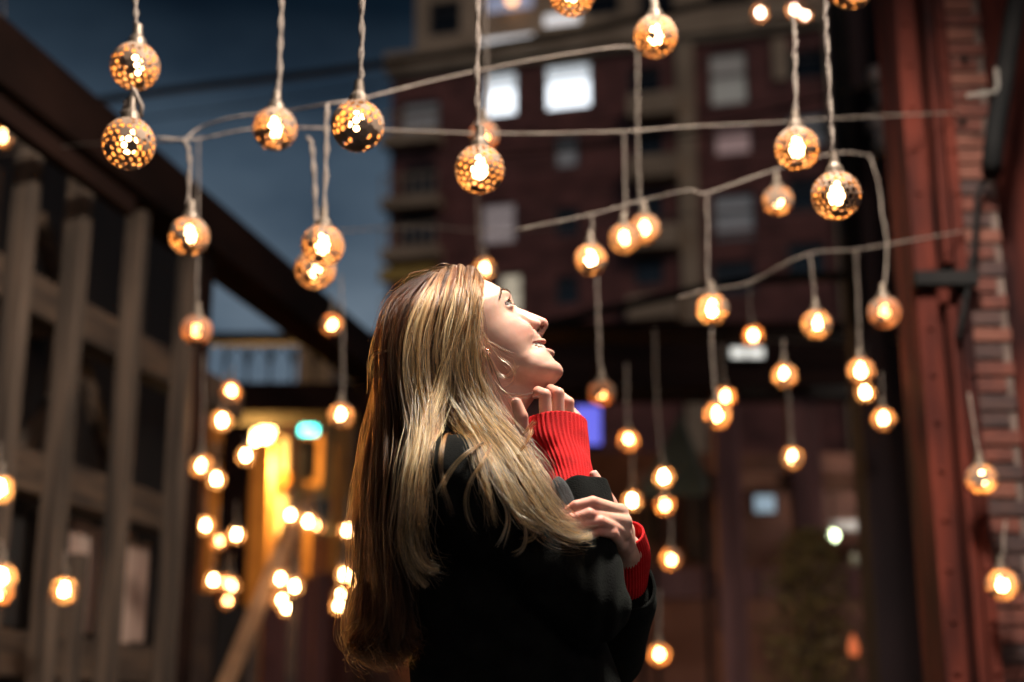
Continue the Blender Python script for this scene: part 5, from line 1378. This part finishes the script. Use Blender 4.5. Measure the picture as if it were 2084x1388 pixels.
for k, (px, py, dia, kind, cord, label) in enumerate(LAMPS):
    if 45 <= dia <= 80: dia *= .86
    Y = F * 2 * RG / dia * .965
    c = at(px, py, Y)
    Y = {(131, 1202): 5.2, (0, 996): 4.7, (4, 1176): 4.7, (-2, 1206): 4.75, (1997, 975): 4.4, (2040, 1190): 4.4, (1800, 636): 4.0}.get((px, py), Y); c = at(px, py, Y)
    tilt = (rng.gauss(0, .22), rng.gauss(0, .22))
    t_ = thing('string_light', c, label, 'string light', GRP)
    a = rng.random() * 6.28
    for nm, me in (('globe_shade', OPEN if kind == 'far' else GL[k % 6] if dia > 60 else GL[2 + (k * 7) % 4]), ('bulb', BULB[kind]), ('socket', CAPM)):
        o = bpy.data.objects.new(nm, me); COL.objects.link(o); o.parent = t_
        if nm == 'globe_shade': o.rotation_euler = (*tilt, a)
    pts = [c + [0, 0, RG + .03]] + [at(q[0], q[1], Y) for q in cord]
    b = MB()
    r_ = .0038 if dia > 60 else .0050
    pp = resample(pts, max(6, 4 * len(pts))) if len(pts) > 2 else pts
    pp = [np.array(q) + [rng.uniform(-.0015, .0015), rng.uniform(-.0015, .0015), 0] for q in pp]
    if dia > 80 and len(pp) > 4:             # two twisted leads near the globe
        q = [np.array(p_) for p_ in pp]
        b.tube([p_ + [.0034 * math.cos(i * 1.6), .004 * math.sin(i * 1.6), 0] for i, p_ in enumerate(q)], .0028, 7)
        b.tube([p_ - [.0034 * math.cos(i * 1.6), .004 * math.sin(i * 1.6), 0] for i, p_ in enumerate(q)], .0028, 7)
    else:
        b.tube(pp, r_ * .75, 7)
    if (px, py) == (262, 292):
        b.tube([at(x_, y_, Y) for x_, y_ in ((286, 236), (288, 216), (278, 196), (272, 182))], .005, 7)
    b.build('cord', twine, t_, True)

def cable(pts, rad, m_, label, name='cable'):
    P_ = [at(*q) for q in pts]
    b = MB(); b.tube(resample(P_, 6 * len(P_)), rad, 8)
    return tag(b.build(name, m_, None, True), label, 'cable', 'cables strung across the alley')
cable([(318, 280, 3.26), (400, 283, 3.34), (520, 262, 3.34), (700, 262, 3.34), (1000, 272, 3.38), (1260, 268, 3.42), (1400, 258, 3.51), (1570, 250, 3.84), (1720, 240, 4.2), (1952, 229, 4.56)], .0030, twine, 'pale twine cable running level to the rust red column')
cable([(372, 290, 3.30), (404, 262, 3.34), (470, 240, 3.30), (580, 226, 3.26), (665, 212, 3.09), (740, 200, 3.17), (900, 160, 3.26), (1100, 120, 3.26), (1260, 96, 3.26), (1300, 104, 3.51)], .0030, twine, 'pale twine cable climbing right past the white windows')
cable([(1050, 468, 3.59), (1205, 436, 3.63), (1300, 410, 3.67), (1400, 388, 3.59), (1440, 392, 3.59), (1580, 345, 3.67), (1700, 312, 3.76), (1772, 316, 3.84)], .0030, twine, 'pale twine cable climbing right below the pale pilaster')
cable([(1380, 606, 4.09), (1440, 590, 4.09), (1525, 575, 4.34), (1640, 518, 4.17), (1742, 508, 4.34), (1860, 488, 4.4), (1965, 470, 4.55)], .0030, twine, 'lowest pale twine cable, ending at the column strap')
cable([(1549, 34, 8.50), (1612, 30, 8.30), (1690, 2, 8.00), (1760, -30, 8.00)], .012, twine, 'short pale twine cable at the top edge with pinkish lights')
cable([(-200, 268, 12), (300, 190, 12), (700, 141, 12), (1130, 72, 12), (1480, -2, 12), (1700, -60, 12)], .034, black_m, 'thick black cable slanting across sky and building')
cable([(1020, 684, 9.5), (1250, 628, 9.5), (1500, 575, 9.5), (1745, 560, 8.6)], .035, black_m, 'thick black cable above the pavilion roof')

cable([(-100, 330, 5.0), (150, 296, 5.0), (375, 286, 3.4)], .0030, twine, 'thin pale cable end slung from the trestle beam')
cable([(960, 305, 14), (1300, 285, 14), (1580, 270, 13), (1800, 255, 10), (1960, 246, 4.6)], .012, black_m, 'thin black cable just under the level twine cable')
cable([(200, 255, 20), (560, 205, 20), (790, 168, 22)], .014, black_m, 'thin black cable low in the sky left of the apartment block')

cable([(1010, 318, 9), (1200, 300, 9), (1420, 262, 8), (1700, 190, 7), (1965, 120, 4.58)], .008, black_m, 'thin dark cable climbing right to the top of the column')
cable([(690, 470, 6), (860, 462, 6.5), (1060, 470, 7), (1320, 440, 8), (1740, 420, 8.4)], .0042, twine, 'faint pale cable passing behind the woman\'s head')
cable([(1480, 700, 9), (1600, 692, 9), (1750, 704, 9), (1840, 690, 8.3)], .006, twine, 'faint pale cable along the pavilion fascia')
